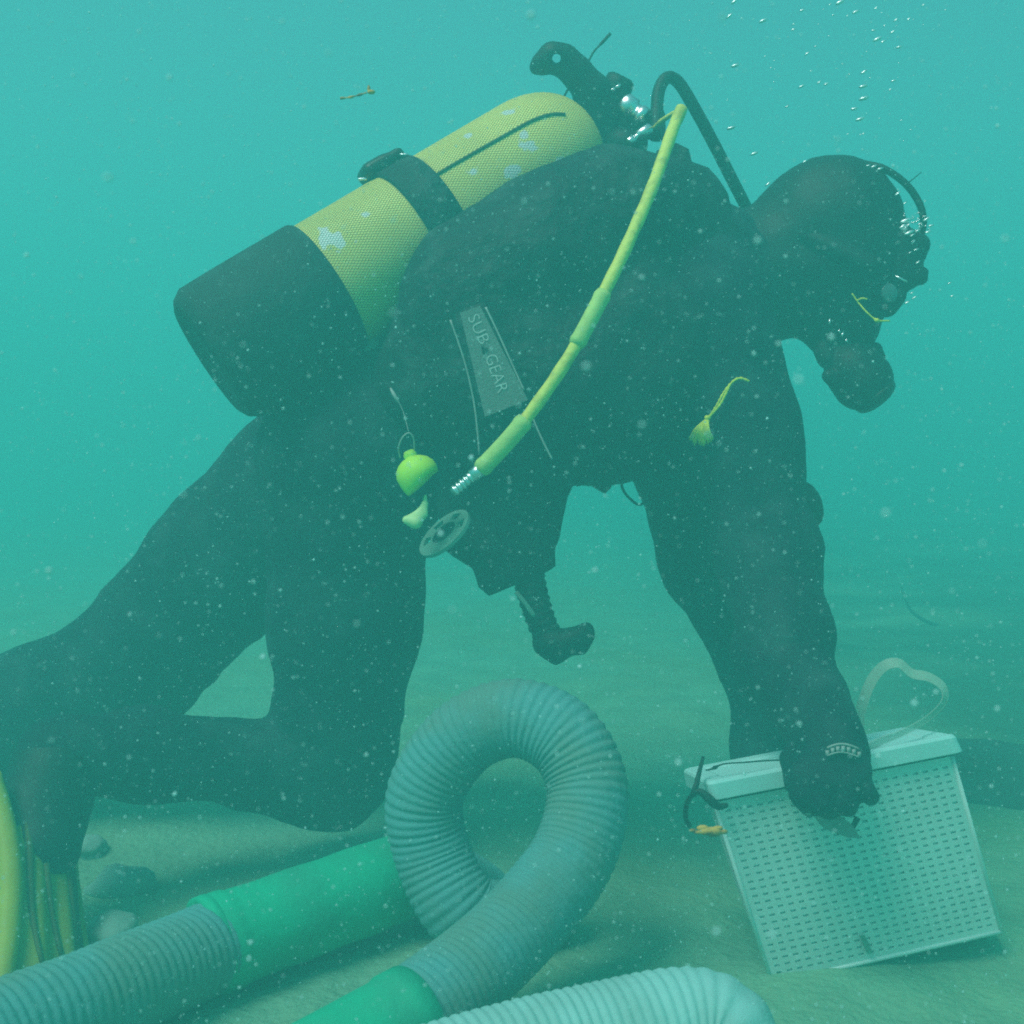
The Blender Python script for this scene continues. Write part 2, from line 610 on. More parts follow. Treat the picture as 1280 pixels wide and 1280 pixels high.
def bvh_of(*objs):
    v, f = [], []
    for o in objs:
        k = len(v)
        v += [o.matrix_world @ x.co for x in o.data.vertices]
        f += [tuple(i + k for i in p.vertices) for p in o.data.polygons]
    return BVHTree.FromPolygons(v, f)

def onto(bvh, px, py, lift=0.002, default=1.6):
    """the point of a built surface that lies at photo pixel (px,py), lifted off along its normal"""
    o = Vector(cam.location)
    d = (P(px, py, 1.0) - o).normalized()
    loc, nor, _, _ = bvh.ray_cast(o, d)
    if loc is None:
        return P(px, py, default)
    if nor.dot(d) > 0:
        nor = -nor
    return loc + nor * lift - d * lift

# ================================================================== THE SETTING
def build_seabed():
    n = 301
    u = np.linspace(-1, 1, n)
    k = 5.2
    xs = np.sinh(u * k) / np.sinh(k) * 24
    ys = np.sinh(u * k) / np.sinh(k) * 24 + 1.6
    X, Y = np.meshgrid(xs, ys, indexing='ij')
    p = np.stack([X, Y, np.zeros_like(X)], -1)
    near = np.exp(-((X) ** 2 + (Y - 1.6) ** 2) / 30.0)
    Z = 0.05 * fbm(p * 0.9 + 5, 3) * (0.4 + 0.6 * (1 - near)) + 0.020 * fbm(p * 5, 3) + 0.007 * fbm(p * 22, 2)
    Z += 0.15 * fbm(p * 0.14 + 3, 2) * np.clip((Y - 5) / 8, 0, 1)
    v = np.stack([X, Y, Z - 0.012], -1).reshape(-1, 3)
    i = np.arange(n - 1)
    A, B = np.meshgrid(i, i, indexing='ij')
    f = np.stack([A * n + B, (A + 1) * n + B, (A + 1) * n + B + 1, A * n + B + 1], -1).reshape(-1, 4)
    o = mesh_obj("seabed", v, f, M['sand'])
    finish(o, kind="structure")
    return o
seabed = build_seabed()
SAND_BVH = bvh_of(seabed)

def build_haze():
    mb = MB()
    lo, hi = (-29, -26, -1.6), (29, 30, WATER_TOP)
    box(mb, lo, (hi[0] - lo[0], 0, 0), (0, hi[1] - lo[1], 0), (0, 0, hi[2] - lo[2]))
    m = bpy.data.materials.new("water_haze")
    m.use_nodes = True
    nt = m.node_tree
    nt.nodes.clear()
    pv = nt.nodes.new("ShaderNodeVolumePrincipled")
    pv.inputs["Color"].default_value = (*HAZE_COLOR, 1)
    pv.inputs["Absorption Color"].default_value = (*HAZE_ABSORB, 1)
    pv.inputs["Density"].default_value = HAZE_DENSITY
    pv.inputs["Density Attribute"].default_value = ""
    pv.inputs["Anisotropy"].default_value = HAZE_G
    out = nt.nodes.new("ShaderNodeOutputMaterial")
    nt.links.new(pv.outputs[0], out.inputs["Volume"])
    o = mb.build("haze", m, smooth=False)
    finish(o, "cloudy teal water filling the whole scene", "water", kind="stuff")
    return o
WATER_TOP = 2.45
HAZE_COLOR = (0.085, 0.415, 0.395)
HAZE_ABSORB = (0.18, 0.60, 0.57)
HAZE_DENSITY = 0.62
HAZE_G = 0.10
build_haze()

# ================================================================== THE DIVER
person = empty("person", P(430, 1000, 1.85))
finish(person, "diver in a black wetsuit and hood kneeling on one knee over a basket", "person")

def build_body():
    s = Solid(0.035)
    # torso, pelvis and neck
    s.chain([(455, 560, 1.80, 118), (590, 480, 1.79, 112), (760, 395, 1.79, 128), (860, 360, 1.79, 105)], squash=(AWAY, 1.30))
    s.chain([(860, 350, 1.79, 95), (960, 340, 1.78, 66), (1020, 325, 1.77, 62)])
    # head
    s.chain([(1036, 287, 1.765, 80), (1048, 312, 1.765, 78)])
    s.pc((1060, 345, 1.765), (1048, 400, 1.765), 66, 38)
    s.pc((1120, 352, 1.765), (1108, 372, 1.765), 9, 13, k=0.012)          # nose
    # near leg, kneeling
    s.chain([(435, 585, 1.745, 112), (432, 770, 1.79, 90), (418, 955, 1.845, 76)])
    s.chain([(412, 966, 1.845, 72), (300, 955, 1.78, 52), (180, 944, 1.71, 58), (75, 945, 1.645, 50)], k=0.014)
    s.chain([(75, 945, 1.645, 48), (52, 1010, 1.60, 44), (50, 1060, 1.56, 36)], k=0.02)
    # far leg, stretched back
    s.chain([(425, 570, 1.93, 110), (285, 702, 1.98, 92), (150, 848, 2.03, 86), (20, 905, 2.06, 84), (-170, 955, 2.10, 62), (-260, 985, 2.1, 50)])
    # near arm
    s.chain([(875, 400, 1.665, 92), (928, 540, 1.64, 65), (957, 690, 1.62, 63), (981, 800, 1.54, 53), (1012, 880, 1.46, 40), (1035, 935, 1.39, 40)])
    # far arm
    s.chain([(850, 420, 1.94, 92), (868, 560, 1.93, 82), (898, 700, 1.91, 68), (958, 835, 1.83, 50), (958, 930, 1.76, 36), (956, 975, 1.72, 34)])
    v, f = s.mesh(0.0085, wrinkles(0.0085, 11.0))
    v = smooth_mesh(v, f, 2)
    o = mesh_obj("body", v, f, M['suit'], person)
    # bare skin of the face in front of the hood's edge
    o.data.materials.append(M['skin'])
    fc = np.array(tuple(P(1128, 385, 1.765)))
    cen = v[f].mean(1)
    mi = (np.linalg.norm(cen - fc, axis=1) < 0.075).astype(np.int32)
    o.data.polygons.foreach_set("material_index", mi)
    return o
body = build_body()

def build_hood():
    s = Solid(0.03)
    s.chain([(1038, 287, 1.765, 90), (1048, 312, 1.765, 87)])
    s.pc((992, 262, 1.77), (985, 300, 1.775), 40, 44, k=0.012)
    s.pc((972, 262, 1.775), (958, 300, 1.785), 24, 30, k=0.010)
    s.pc((1055, 350, 1.765), (1050, 400, 1.765), 74, 50)
    s.chain([(1020, 330, 1.77, 72), (955, 345, 1.78, 84)])
    s.pc((1180, 395, 1.765), (1140, 395, 1.765), 55, 45, sub=True)
    return solid_obj("hood", s, M['rubber'], person, 0.006, wrinkles(0.003, 20))
build_hood()

def build_cuffs():
    # elbow pad bulge and wrist seals of the suit
    s = Solid(0.015)
    s.pc((1000, 618, 1.63), (1012, 645, 1.63), 16, 16)
    s.pc((985, 632, 1.63), (1000, 632, 1.63), 34, 26)
    solid_obj("elbow_pad", s, M['rubber'], person, 0.005)
    s = Solid(0.01)
    s.pc((975, 815, 1.545), (1003, 868, 1.475), 62, 52)
    solid_obj("wrist_cuff", s, M['suit'], person, 0.006, wrinkles(0.004, 25))
    s = Solid(0.01)
    s.pc((957, 870, 1.81), (958, 935, 1.76), 38, 38)
    solid_obj("wrist_cuff", s, M['suit'], person, 0.006, wrinkles(0.004, 25))
build_cuffs()

def glove(wrist, palm, knuckles, tips, thumb, name="glove", res=0.0035):
    """points are (px,py,d,radius px)"""
    s = Solid(0.012)
    s.chain([wrist, palm])
    for kn in knuckles:
        s.pc(palm[:3], kn[:3], palm[3] * 0.75, kn[3] * 1.2)
    for kn, (mid, tip) in zip(knuckles, tips):
        s.pc(kn[:3], mid[:3], kn[3], mid[3], k=0.004)
        s.pc(mid[:3], tip[:3], mid[3], tip[3], k=0.004)
    s.chain(thumb, k=0.006)
    return solid_obj(name, s, M['suit'], person, res, wrinkles(0.0015, 40))

near_glove = glove((1014, 868, 1.465, 44), (1040, 938, 1.375, 46),
      [(1007, 968, 1.345, 17), (1030, 977, 1.335, 17), (1054, 977, 1.335, 17), (1072, 966, 1.345, 15)],
      [((1003, 994, 1.34, 16), (1012, 1008, 1.365, 13)), ((1028, 1003, 1.33, 16), (1036, 1012, 1.36, 13)),
       ((1056, 1000, 1.33, 16), (1060, 1008, 1.36, 13)), ((1080, 988, 1.34, 14), (1089, 996, 1.36, 11))],
      [(1012, 925, 1.39, 22), (994, 950, 1.385, 18), (994, 980, 1.375, 14)])
glove((955, 925, 1.765, 36), (957, 968, 1.72, 38),
      [(935, 1000, 1.70, 12), (952, 1005, 1.695, 12), (969, 1004, 1.695, 12), (984, 998, 1.70, 11)],
      [((932, 1022, 1.68, 11), (938, 1036, 1.66, 9)), ((952, 1028, 1.675, 11), (955, 1042, 1.655, 9)),
       ((970, 1026, 1.675, 11), (972, 1040, 1.655, 9)), ((986, 1018, 1.68, 10), (985, 1030, 1.66, 8))],
      [(935, 960, 1.71, 16), (918, 985, 1.69, 13), (915, 1005, 1.675, 11)])

def glove_details():
    bv = bvh_of(near_glove)
    mb = MB()
    # pale oval badge on the back of the hand, with dark teeth left open
    for k in range(7):
        t = k / 6
        x = 1034 + 38 * t
        y = 946 - 10 * math.sin(math.pi * (0.15 + 0.75 * t))
        a = [onto(bv, x + dx, y + dy, 0.0025) for dx, dy in ((-2.2, -2.5), (2.2, -3.0), (2.6, 2.8), (-1.8, 3.4))]
        prism(mb, a, 0.001, -AWAY)
    q = [onto(bv, 1034 + 38 * t, 940 - 9 * math.sin(math.pi * (0.15 + 0.75 * t)), 0.003) for t in np.linspace(0, 1, 14)]
    tube(mb, q, 0.0013, 6)
    q = [onto(bv, 1034 + 38 * t, 950 - 9 * math.sin(math.pi * (0.15 + 0.75 * t)), 0.003) for t in np.linspace(0, 1, 14)]
    tube(mb, q, 0.0009, 6)
    mb.build("glove_badge", M['logo'], person)
    mb = MB()
    c = P(1007, 889, 1.40)
    lathe(mb, c, -AWAY, [(0, 0.006), (0.003, 0.0065), (0.004, 0.004)], 12)
    mb.build("cuff_snap", M['logo'], person)
glove_details()

# ------------------------------------------------------------------ vest
vest = empty("buoyancy_vest", P(640, 480, 1.8))
finish(vest, "black buoyancy vest with a grey lettered panel on the diver's side", "vest")

def build_vest():
    s = Solid(0.04)
    s.chain([(600, 372, 1.625, 98), (690, 315, 1.63, 92), (765, 280, 1.65, 86), (850, 265, 1.70, 60)])
    s.chain([(560, 470, 1.66, 96), (650, 480, 1.655, 112), (745, 480, 1.66, 112), (800, 430, 1.66, 110)])
    s.chain([(690, 540, 1.68, 60), (760, 535, 1.70, 62)])
    # far side
    s.chain([(600, 372, 1.96, 96), (765, 290, 1.95, 90), (850, 270, 1.90, 60)])
    s.chain([(560, 470, 1.93, 96), (745, 480, 1.93, 112), (800, 430, 1.93, 105)])
    # back pack under the cylinder
    s.chain([(560, 400, 1.79, 80), (800, 290, 1.79, 80)])
    # shoulder
    s.chain([(820, 300, 1.68, 66), (880, 330, 1.69, 55)])
    sh = solid_obj("vest_shell", s, M['vest'], vest, 0.008, wrinkles(0.010, 12))
    # raised collar bits and flaps at the neck
    mb = MB()
    prism(mb, [P(x, y, 1.70) for x, y in ((822, 186), (846, 176), (862, 184), (866, 200), (888, 208), (890, 214), (878, 246), (866, 252), (835, 250), (815, 215))], 0.05, AWAY, 0.008)
    mb.build("collar_flap", M['vest'], vest)
    return sh
vest_shell = build_vest()
VEST = bvh_of(vest_shell, body)

def build_vest_details():
    # grey panel
    TL, TR, BR, BL = (575, 391), (600, 382), (660, 500), (606, 521)
    nu, nv = 8, 24
    def at(u, v):
        x = (TL[0] * (1 - u) + TR[0] * u) * (1 - v) + (BL[0] * (1 - u) + BR[0] * u) * v
        y = (TL[1] * (1 - u) + TR[1] * u) * (1 - v) + (BL[1] * (1 - u) + BR[1] * u) * v
        return x, y
    # panel surface: smooth plane fitted to the vest, so folds do not break it
    pts = [onto(VEST, *at(u, v), 0.0) for u in np.linspace(0, 1, 5) for v in np.linspace(0, 1, 9)]
    A = np.array([[(CM.inverted() @ p).x, (CM.inverted() @ p).y, 1] for p in pts])
    dz = np.array([-(CM.inverted() @ p).z for p in pts])
    co, *_ = np.linalg.lstsq(A, dz, rcond=None)
    off = (A @ co - dz).max() + 0.002
    def surf(px, py, lift=0.0):
        a, b, c = co
        kx, ky = (px - 640) / F, -(py - 640) / F
        d = (c - off) / (1 - a * kx - b * ky)
        return P(px, py, d - lift)
    v, f = [], []
    for lift in (0.0, 0.004):
        for j in range(nv + 1):
            for i in range(nu + 1):
                x, y = at(i / nu, j / nv)
                v.append(surf(x, y, lift))
    w = nu + 1
    m = w * (nv + 1)
    for j in range(nv):
        for i in range(nu):
            a = j * w + i
            f.append((a, a + w, a + w + 1, a + 1))
            f.append((m + a, m + a + 1, m + a + w + 1, m + a + w))
    rim = [i for i in range(nu)] + [j * w + nu for j in range(nv)] + [nv * w + i for i in range(nu, 0, -1)] + [j * w for j in range(nv, 0, -1)]
    for k in range(len(rim)):
        a, b = rim[k], rim[(k + 1) % len(rim)]
        f.append((a, b, m + b, m + a))
    panel = mesh_obj("label_panel", v, f, M['panel'], vest, smooth=False)
    panel["label"] = "grey tapered fabric panel lettered SUB GEAR"
    # backing pad so that the panel sits on the vest rather than off it
    mb = MB()
    prism(mb, [surf(*at(u, vv), -0.001) for u, vv in ((-0.25, -0.03), (1.25, -0.03), (1.2, 1.06), (-0.2, 1.06))], 0.03, AWAY, 0.004)
    mb.build("panel_backing", M['vest'], vest)
    # lettering
    def lettering(txt, p0, p1, height):
        cu = bpy.data.curves.new("lettering", 'FONT')
        cu.body = txt
        cu.size = 1.0
        cu.offset = -0.016
        cu.resolution_u = 4
        to = bpy.data.objects.new("lettering_tmp", cu)
        COL.objects.link(to)
        dg = bpy.context.evaluated_depsgraph_get()
        me = bpy.data.meshes.new_from_object(to.evaluated_get(dg))
        COL.objects.unlink(to)
        bpy.data.objects.remove(to)
        xs = [q.co.x for q in me.vertices]
        x0, x1 = min(xs), max(xs)
        e = Vector((p1[0] - p0[0], p1[1] - p0[1], 0))
        g = Vector((e.y, -e.x, 0)).normalized()       # up of the letters
        for q in me.vertices:
            t = (q.co.x - x0) / (x1 - x0)
            h = q.co.y * height
            q.co = surf(p0[0] + e.x * t + g.x * h, p0[1] + e.y * t + g.y * h, 0.0052)
        me.materials.clear()
        me.materials.append(M['print'])
        o = bpy.data.objects.new("lettering", me)
        COL.objects.link(o)
        o.parent = panel
        o.matrix_parent_inverse = panel.matrix_world.inverted()
    lettering("SUB", (584.5, 397), (600, 431), 21)
    lettering("GEAR", (606, 446), (622, 492), 22)
    mb = MB()
    for tri in (((601, 434), (604, 440), (605, 433)), ((606, 436), (610, 435), (607, 440)), ((602, 439), (606, 439), (605, 443))):
        prism(mb, [surf(x, y, 0.0046) for x, y in tri], 0.0008, -AWAY)
    o = mb.build("logo_mark", M['vest'], panel, smooth=False)
    # piping
    for line in ([(563, 400), (573, 428), (583, 460), (592, 500), (597, 540), (599, 568)],
                 [(607, 384), (622, 415), (640, 455), (655, 488)],
                 [(664, 518), (677, 548), (690, 574)]):
        q, _ = spline([(x, y, 0) for x, y in line], 30)
        w = [surf(x, y, 0.001) if k < 100 else None for k, (x, y, _) in enumerate(q)]
        mb = MB()
        tube(mb, w, 0.0013, 6)
        mb.build("piping", M['piping'], vest)
    # hanging pocket
    mb = MB()
    poly = [(540, 560), (543, 640), (562, 672), (580, 692), (592, 716), (598, 735), (611, 746), (640, 734), (672, 722), (690, 712), (695, 708), (694, 688), (700, 672), (703, 655), (710, 622), (722, 596), (716, 560), (650, 540)]
    prism(mb, [P(x, y, 1.66) for x, y in poly], 0.085, AWAY, 0.014)
    mb.build("pocket", M['vest'], vest)
    # dangling buckles under the chest
    mb = MB()
    prism(mb, [P(x, y, 1.66) for x, y in ((722, 585), (770, 580), (768, 596), (764, 610), (757, 617), (747, 611), (735, 604), (722, 608))], 0.03, AWAY, 0.004)
    mb.build("buckle", M['plastic_black'], vest)
    mb = MB()
    q, _ = path([(776, 590, 1.66), (778, 610, 1.66), (786, 622, 1.66), (798, 631, 1.66), (806, 628, 1.66)], 20)
    ribbon(mb, q, 0.010, AWAY, 0.003)
    mb.build("strap_end", M['vest'], vest)
    # round stud on the hip
    mb = MB()
    c = onto(VEST, 464, 432, 0.0)
    lathe(mb, c, -AWAY, [(-0.01, 0.013), (0.004, 0.013), (0.008, 0.010), (0.010, 0.004)], 20)
    mb.build("stud", M['disc'], vest)
    # hanging inflator hose with its mouthpiece
    q, _ = path([(656, 690, 1.69), (664, 735, 1.69), (676, 775, 1.685), (690, 806, 1.68)], 48)
    mb = MB()
    tube(mb, q, [(0.0235 - 0.004 * k / 47) + 0.0012 * math.sin(k * 1.6) for k in range(48)], 18)
    mb.build("inflator_hose", M['rubber'], vest)
    s = Solid(0.012)
    s.chain([(686, 800, 1.68, 19), (700, 806, 1.675, 17), (718, 800, 1.67, 14), (730, 794, 1.67, 13)])
    s.pc((734, 785, 1.67), (728, 812, 1.67), 6, 6)
    s.pc((684, 806, 1.68), (694, 822, 1.68), 16, 9)
    solid_obj("inflator_mouthpiece", s, M['rubber'], vest, 0.0035)
    mb = MB()
    q, _ = path([(645, 740, 1.655), (655, 752, 1.65), (668, 770, 1.65)], 12)
    ribbon(mb, q, 0.006, RIGHT, 0.002)
    mb.build("strap_end", M['disc'], vest)
build_vest_details()

# ------------------------------------------------------------------ cylinder
T0 = P(268, 447, 1.63)
T1 = P(735, 163, 1.79)
TA = (T1 - T0).normalized()
TL_ = (T1 - T0).length
TR_ = 0.095
def tank_material():
    m = bpy.data.materials.new("netted_yellow_paint")
    m.use_nodes = True
    nt = m.node_tree
    N = nt.nodes
    b = N["Principled BSDF"]
    b.inputs["Roughness"].default_value = 0.55
    uv = N.new("ShaderNodeUVMap")
    sep = N.new("ShaderNodeSeparateXYZ")
    nt.links.new(uv.outputs[0], sep.inputs[0])
    def math_(op, a, bb=None, c=None):
        n = N.new("ShaderNodeMath")
        n.operation = op
        for i, x in enumerate((a, bb, c)):
            if x is None: continue
            if isinstance(x, (int, float)): n.inputs[i].default_value = x
            else: nt.links.new(x, n.inputs[i])
        return n.outputs[0]
    # uv in metres: diamond net from two sets of diagonal strands
    cell = 0.0072
    a = math_('MULTIPLY', math_('ADD', sep.outputs[0], math_('MULTIPLY', sep.outputs[1], 1.7)), math.pi / cell)
    c = math_('MULTIPLY', math_('SUBTRACT', sep.outputs[0], math_('MULTIPLY', sep.outputs[1], 1.7)), math.pi / cell)
    sa = math_('ABSOLUTE', math_('SINE', a))
    sc = math_('ABSOLUTE', math_('SINE', c))
    hole = math_('MINIMUM', sa, sc)                 # 0 on the strands
    strand = math_('SUBTRACT', 1.0, math_('SMOOTH_MIN', math_('MULTIPLY', hole, 2.2), 1.0, 0.2))
    ramp = N.new("ShaderNodeValToRGB")
    ramp.color_ramp.elements[0].position = 0.0
    ramp.color_ramp.elements[1].position = 0.75
    ramp.color_ramp.elements[0].color = (1.0, 0.92, 0.22, 1)
    ramp.color_ramp.elements[1].color = (0.86, 0.62, 0.015, 1)
    nt.links.new(strand, ramp.inputs[0])
    tc = N.new("ShaderNodeTexCoord")
    # worn pale spots where paint and net are gone
    nz = N.new("ShaderNodeTexNoise")
    nz.inputs["Scale"].default_value = 60
    nt.links.new(tc.outputs["Object"], nz.inputs["Vector"])
    spots = None
    for (px, py, r) in WORN:
        p = tank_surface_px(px, py)
        vd = N.new("ShaderNodeVectorMath")
        vd.operation = 'DISTANCE'
        vd.inputs[1].default_value = tuple(p - T0)
        nt.links.new(tc.outputs["Object"], vd.inputs[0])
        k = math_('SUBTRACT', r, math_('ADD', vd.outputs["Value"], math_('MULTIPLY', math_('SUBTRACT', nz.outputs["Fac"], 0.45), r * 3.2)))
        spots = k if spots is None else math_('MAXIMUM', spots, k)
    sm = N.new("ShaderNodeMapRange")
    sm.inputs["From Min"].default_value = -0.0015
    sm.inputs["From Max"].default_value = 0.0015
    nt.links.new(spots, sm.inputs["Value"])
    wob = N.new("ShaderNodeTexNoise")
    wob.inputs["Scale"].default_value = 9
    nt.links.new(tc.outputs["Object"], wob.inputs["Vector"])
    dirt = N.new("ShaderNodeMix"); dirt.data_type = 'RGBA'; dirt.blend_type = 'MULTIPLY'
    dirt.inputs[0].default_value = 0.5
    nt.links.new(ramp.outputs[0], dirt.inputs[6])
    wr = N.new("ShaderNodeValToRGB")
    wr.color_ramp.elements[0].color = (0.6, 0.62, 0.55, 1); wr.color_ramp.elements[0].position = 0.3
    wr.color_ramp.elements[1].color = (1, 1, 1, 1); wr.color_ramp.elements[1].position = 0.65
    nt.links.new(wob.outputs["Fac"], wr.inputs[0])
    nt.links.new(wr.outputs[0], dirt.inputs[7])
    mx = N.new("ShaderNodeMix"); mx.data_type = 'RGBA'
    nt.links.new(sm.outputs[0], mx.inputs[0])
    nt.links.new(dirt.outputs[2], mx.inputs[6])
    mx.inputs[7].default_value = (0.88, 0.90, 0.84, 1)
    nt.links.new(mx.outputs[2], b.inputs["Base Color"])
    bp = N.new("ShaderNodeBump")
    bp.inputs["Strength"].default_value = 0.9
    bp.inputs["Distance"].default_value = 0.003
    nt.links.new(strand, bp.inputs["Height"])
    nt.links.new(bp.outputs[0], b.inputs["Normal"])
    return m

def tank_surface_px(px, py):
    """near side of the cylinder at photo pixel"""
    o = Vector(cam.location)
    d = (P(px, py, 1.0) - o).normalized()
    # intersect with infinite cylinder
    w = o - T0
    dp = d - TA * d.dot(TA)
    wp = w - TA * w.dot(TA)
    A = dp.dot(dp); B = 2 * dp.dot(wp); C = wp.dot(wp) - TR_ ** 2
    disc = max(B * B - 4 * A * C, 0)
    return o + d * ((-B - math.sqrt(disc)) / (2 * A))

WORN = [(408, 290, 0.012), (424, 300, 0.016), (405, 305, 0.011), (592, 212, 0.009), (640, 214, 0.012), (628, 128, 0.007), (634, 140, 0.009),
        (585, 170, 0.006), (660, 182, 0.011), (655, 170, 0.008), (700, 205, 0.012), (645, 232, 0.007), (455, 268, 0.005)]

tank = empty("scuba_tank", T0)
finish(tank, "yellow netted air cylinder with a black rubber boot on the diver's back", "air tank")

def build_tank():
    n = TA.orthogonal().normalized()
    b = TA.cross(n)
    prof = []
    for h in np.linspace(0.02, TL_ - 0.105, 30):
        prof.append((h, TR_))
    for t in np.linspace(0, 1, 14)[1:]:
        a = t * math.pi / 2
        prof.append((TL_ - 0.105 + 0.105 * math.sin(a), max(TR_ * math.cos(a) ** 0.75, 0.024)))
    sides = 64
    v, f, uvs = [], [], []
    for (h, r) in prof:
        for s in range(sides):
            a = 2 * math.pi * s / sides
            v.append(T0 + TA * h + (n * math.cos(a) + b * math.sin(a)) * r)
    arc = 0
    arcs = [0]
    for (p, q) in zip(prof[:-1], prof[1:]):
        arc += math.hypot(q[0] - p[0], q[1] - p[1])
        arcs.append(arc)
    for k in range(len(prof) - 1):
        for s in range(sides):
            s2 = (s + 1) % sides
            f.append((k * sides + s, k * sides + s2, (k + 1) * sides + s2, (k + 1) * sides + s))
            c = 2 * math.pi * TR_ / sides
            uvs += [(arcs[k], s * c), (arcs[k], (s + 1) * c), (arcs[k + 1], (s + 1) * c), (arcs[k + 1], s * c)]
    f.append(tuple((len(prof) - 1) * sides + s for s in range(sides)))
    uvs += [(arc, 0)] * sides
    me = bpy.data.meshes.new("cylinder")
    me.from_pydata([tuple(p - T0) for p in v], [], f)
    uvl = me.uv_layers.new(name="UVMap")
    uvl.data.foreach_set("uv", [x for p in uvs for x in p])
    me.polygons.foreach_set("use_smooth", [True] * len(me.polygons))
    me.materials.append(tank_material())
    o = bpy.data.objects.new("cylinder", me)
    COL.objects.link(o)
    o.parent = tank
    # boot
    R = TR_ + 0.006
    prof = [(-0.004, 0.070), (-0.010, 0.080), (-0.004, 0.091), (0.010, R - 0.001), (0.06, R), (0.12, R), (0.178, R), (0.183, R - 0.003), (0.184, TR_ - 0.001)]
    mb = MB()
    lathe(mb, T0, TA, prof, 56)
    mb.build("boot", M['boot'], tank)
    # net seam along the side
    mb = MB()
    bv = BVHTree.FromPolygons(v, f)
    pts = [onto(bv, x, y, 0.0008) for x, y in ((545, 219), (565, 207), (600, 187), (630, 170), (655, 156), (672, 148), (690, 143), (706, 143))]
    q, _ = spline([tuple(p) for p in pts], 40)
    tube(mb, q, 0.0022, 8)
    mb.build("net_seam", M['net_dark'], tank)
    # cam band
    def ring_pts(h, r, n_=64):
        return [T0 + TA * h + (n * math.cos(2 * math.pi * k / n_) + b * math.sin(2 * math.pi * k / n_)) * r for k in range(n_ + 1)]
    mb = MB()
    lathe(mb, T0, TA, [(0.322, TR_ - 0.001), (0.322, TR_ + 0.004), (0.324, TR_ + 0.006), (0.376, TR_ + 0.006), (0.378, TR_ + 0.004), (0.378, TR_ - 0.001)], 64)
    band = mb.build("cam_band", M['vest'], tank)
    # buckle on top
    s = Solid(0.008)
    upv = (UP - TA * UP.dot(TA)).normalized()
    c = T0 + TA * 0.344 + upv * (TR_ + 0.010)
    side = TA.cross(upv)
    s.rbox(c, TA * 0.032, upv * 0.009, side * 0.03, 0.007)
    s.rbox(c - TA * 0.012 + upv * 0.003 , TA * 0.02, upv * 0.009, side * 0.025, 0.008)
    solid_obj("buckle", s, M['plastic_black'], band, 0.004)
    for h in (-0.034, 0.036):
        mb = MB()
        q = [c + TA * h - upv * 0.010 - AWAY * 0.035 + side * 0.0 + RIGHT * x - UP * 0.002 for x in np.linspace(-0.006, 0.006, 4)]
        tube(mb, q, 0.0018, 8)
        mb.build("buckle_pin", M['chrome'], band)
    # neck, valve body and knob
    top = T0 + TA * (TL_ - 0.004)
    mb = MB()
    lathe(mb, top, TA, [(0, 0.024), (0.012, 0.024), (0.014, 0.018), (0.05, 0.018), (0.052, 0.021), (0.075, 0.021), (0.08, 0.014)], 24)
    mb.build("valve", M['rubber'], tank)
    mb = MB()
    kc = P(772, 108, 1.78)
    lathe(mb, kc - (kc - P(748, 160, 1.80)).normalized() * 0.03, (kc - P(748, 160, 1.80)), [(0, 0.014), (0.01, 0.021), (0.03, 0.0225), (0.042, 0.021), (0.046, 0.015)], 18)
    tube(mb, [P(748, 165, 1.80), kc], 0.012, 12)
    mb.build("valve_knob", M['rubber'], tank)
    mb = MB()
    for (x, y, l) in ((772, 108, 6), (766, 112, 4)):
        tube(mb, [P(x - l * .6, y + l * .4, 1.745), P(x + l * .6, y - l * .4, 1.745)], 0.0022, 8)
    mb.build("knob_glint_screw", M['chrome'], tank)
    # curved carrying handle with its hole
    s = Solid(0.012)
    s.chain([(676, 80, 1.74, 12), (690, 72, 1.74, 16), (706, 76, 1.745, 17), (722, 92, 1.75, 18), (742, 116, 1.76, 21), (752, 150, 1.78, 24), (745, 185, 1.79, 24)], squash=(AWAY, 1.3))
    s.pc((740, 120, 1.765), (735, 180, 1.79), 20, 26)
    s.pc((668, 86, 1.74), (676, 82, 1.74), 5, 9)
    s.pc((694, 74, 1.60), (697, 72, 1.88), 6, 6, sub=True)
    solid_obj("handle", s, M['rubber'], tank, 0.0035)
    mb = MB()
    q, _ = path([(733, 82, 1.75), (742, 65, 1.75), (752, 54, 1.75), (763, 42, 1.75)], 16)
    tube(mb, q, [0.0016 + 0.0008 * (k > 9) for k in range(16)], 6)
    mb.build("cord_end", M['cable'], tank)
    mb = MB()
    q, _ = path([(712, 108, 1.74), (705, 122, 1.735), (706, 136, 1.735), (716, 142, 1.735)], 16)
    tube(mb, q, 0.0016, 6)
    mb.build("cord_loop", M['cable'], tank)
build_tank()

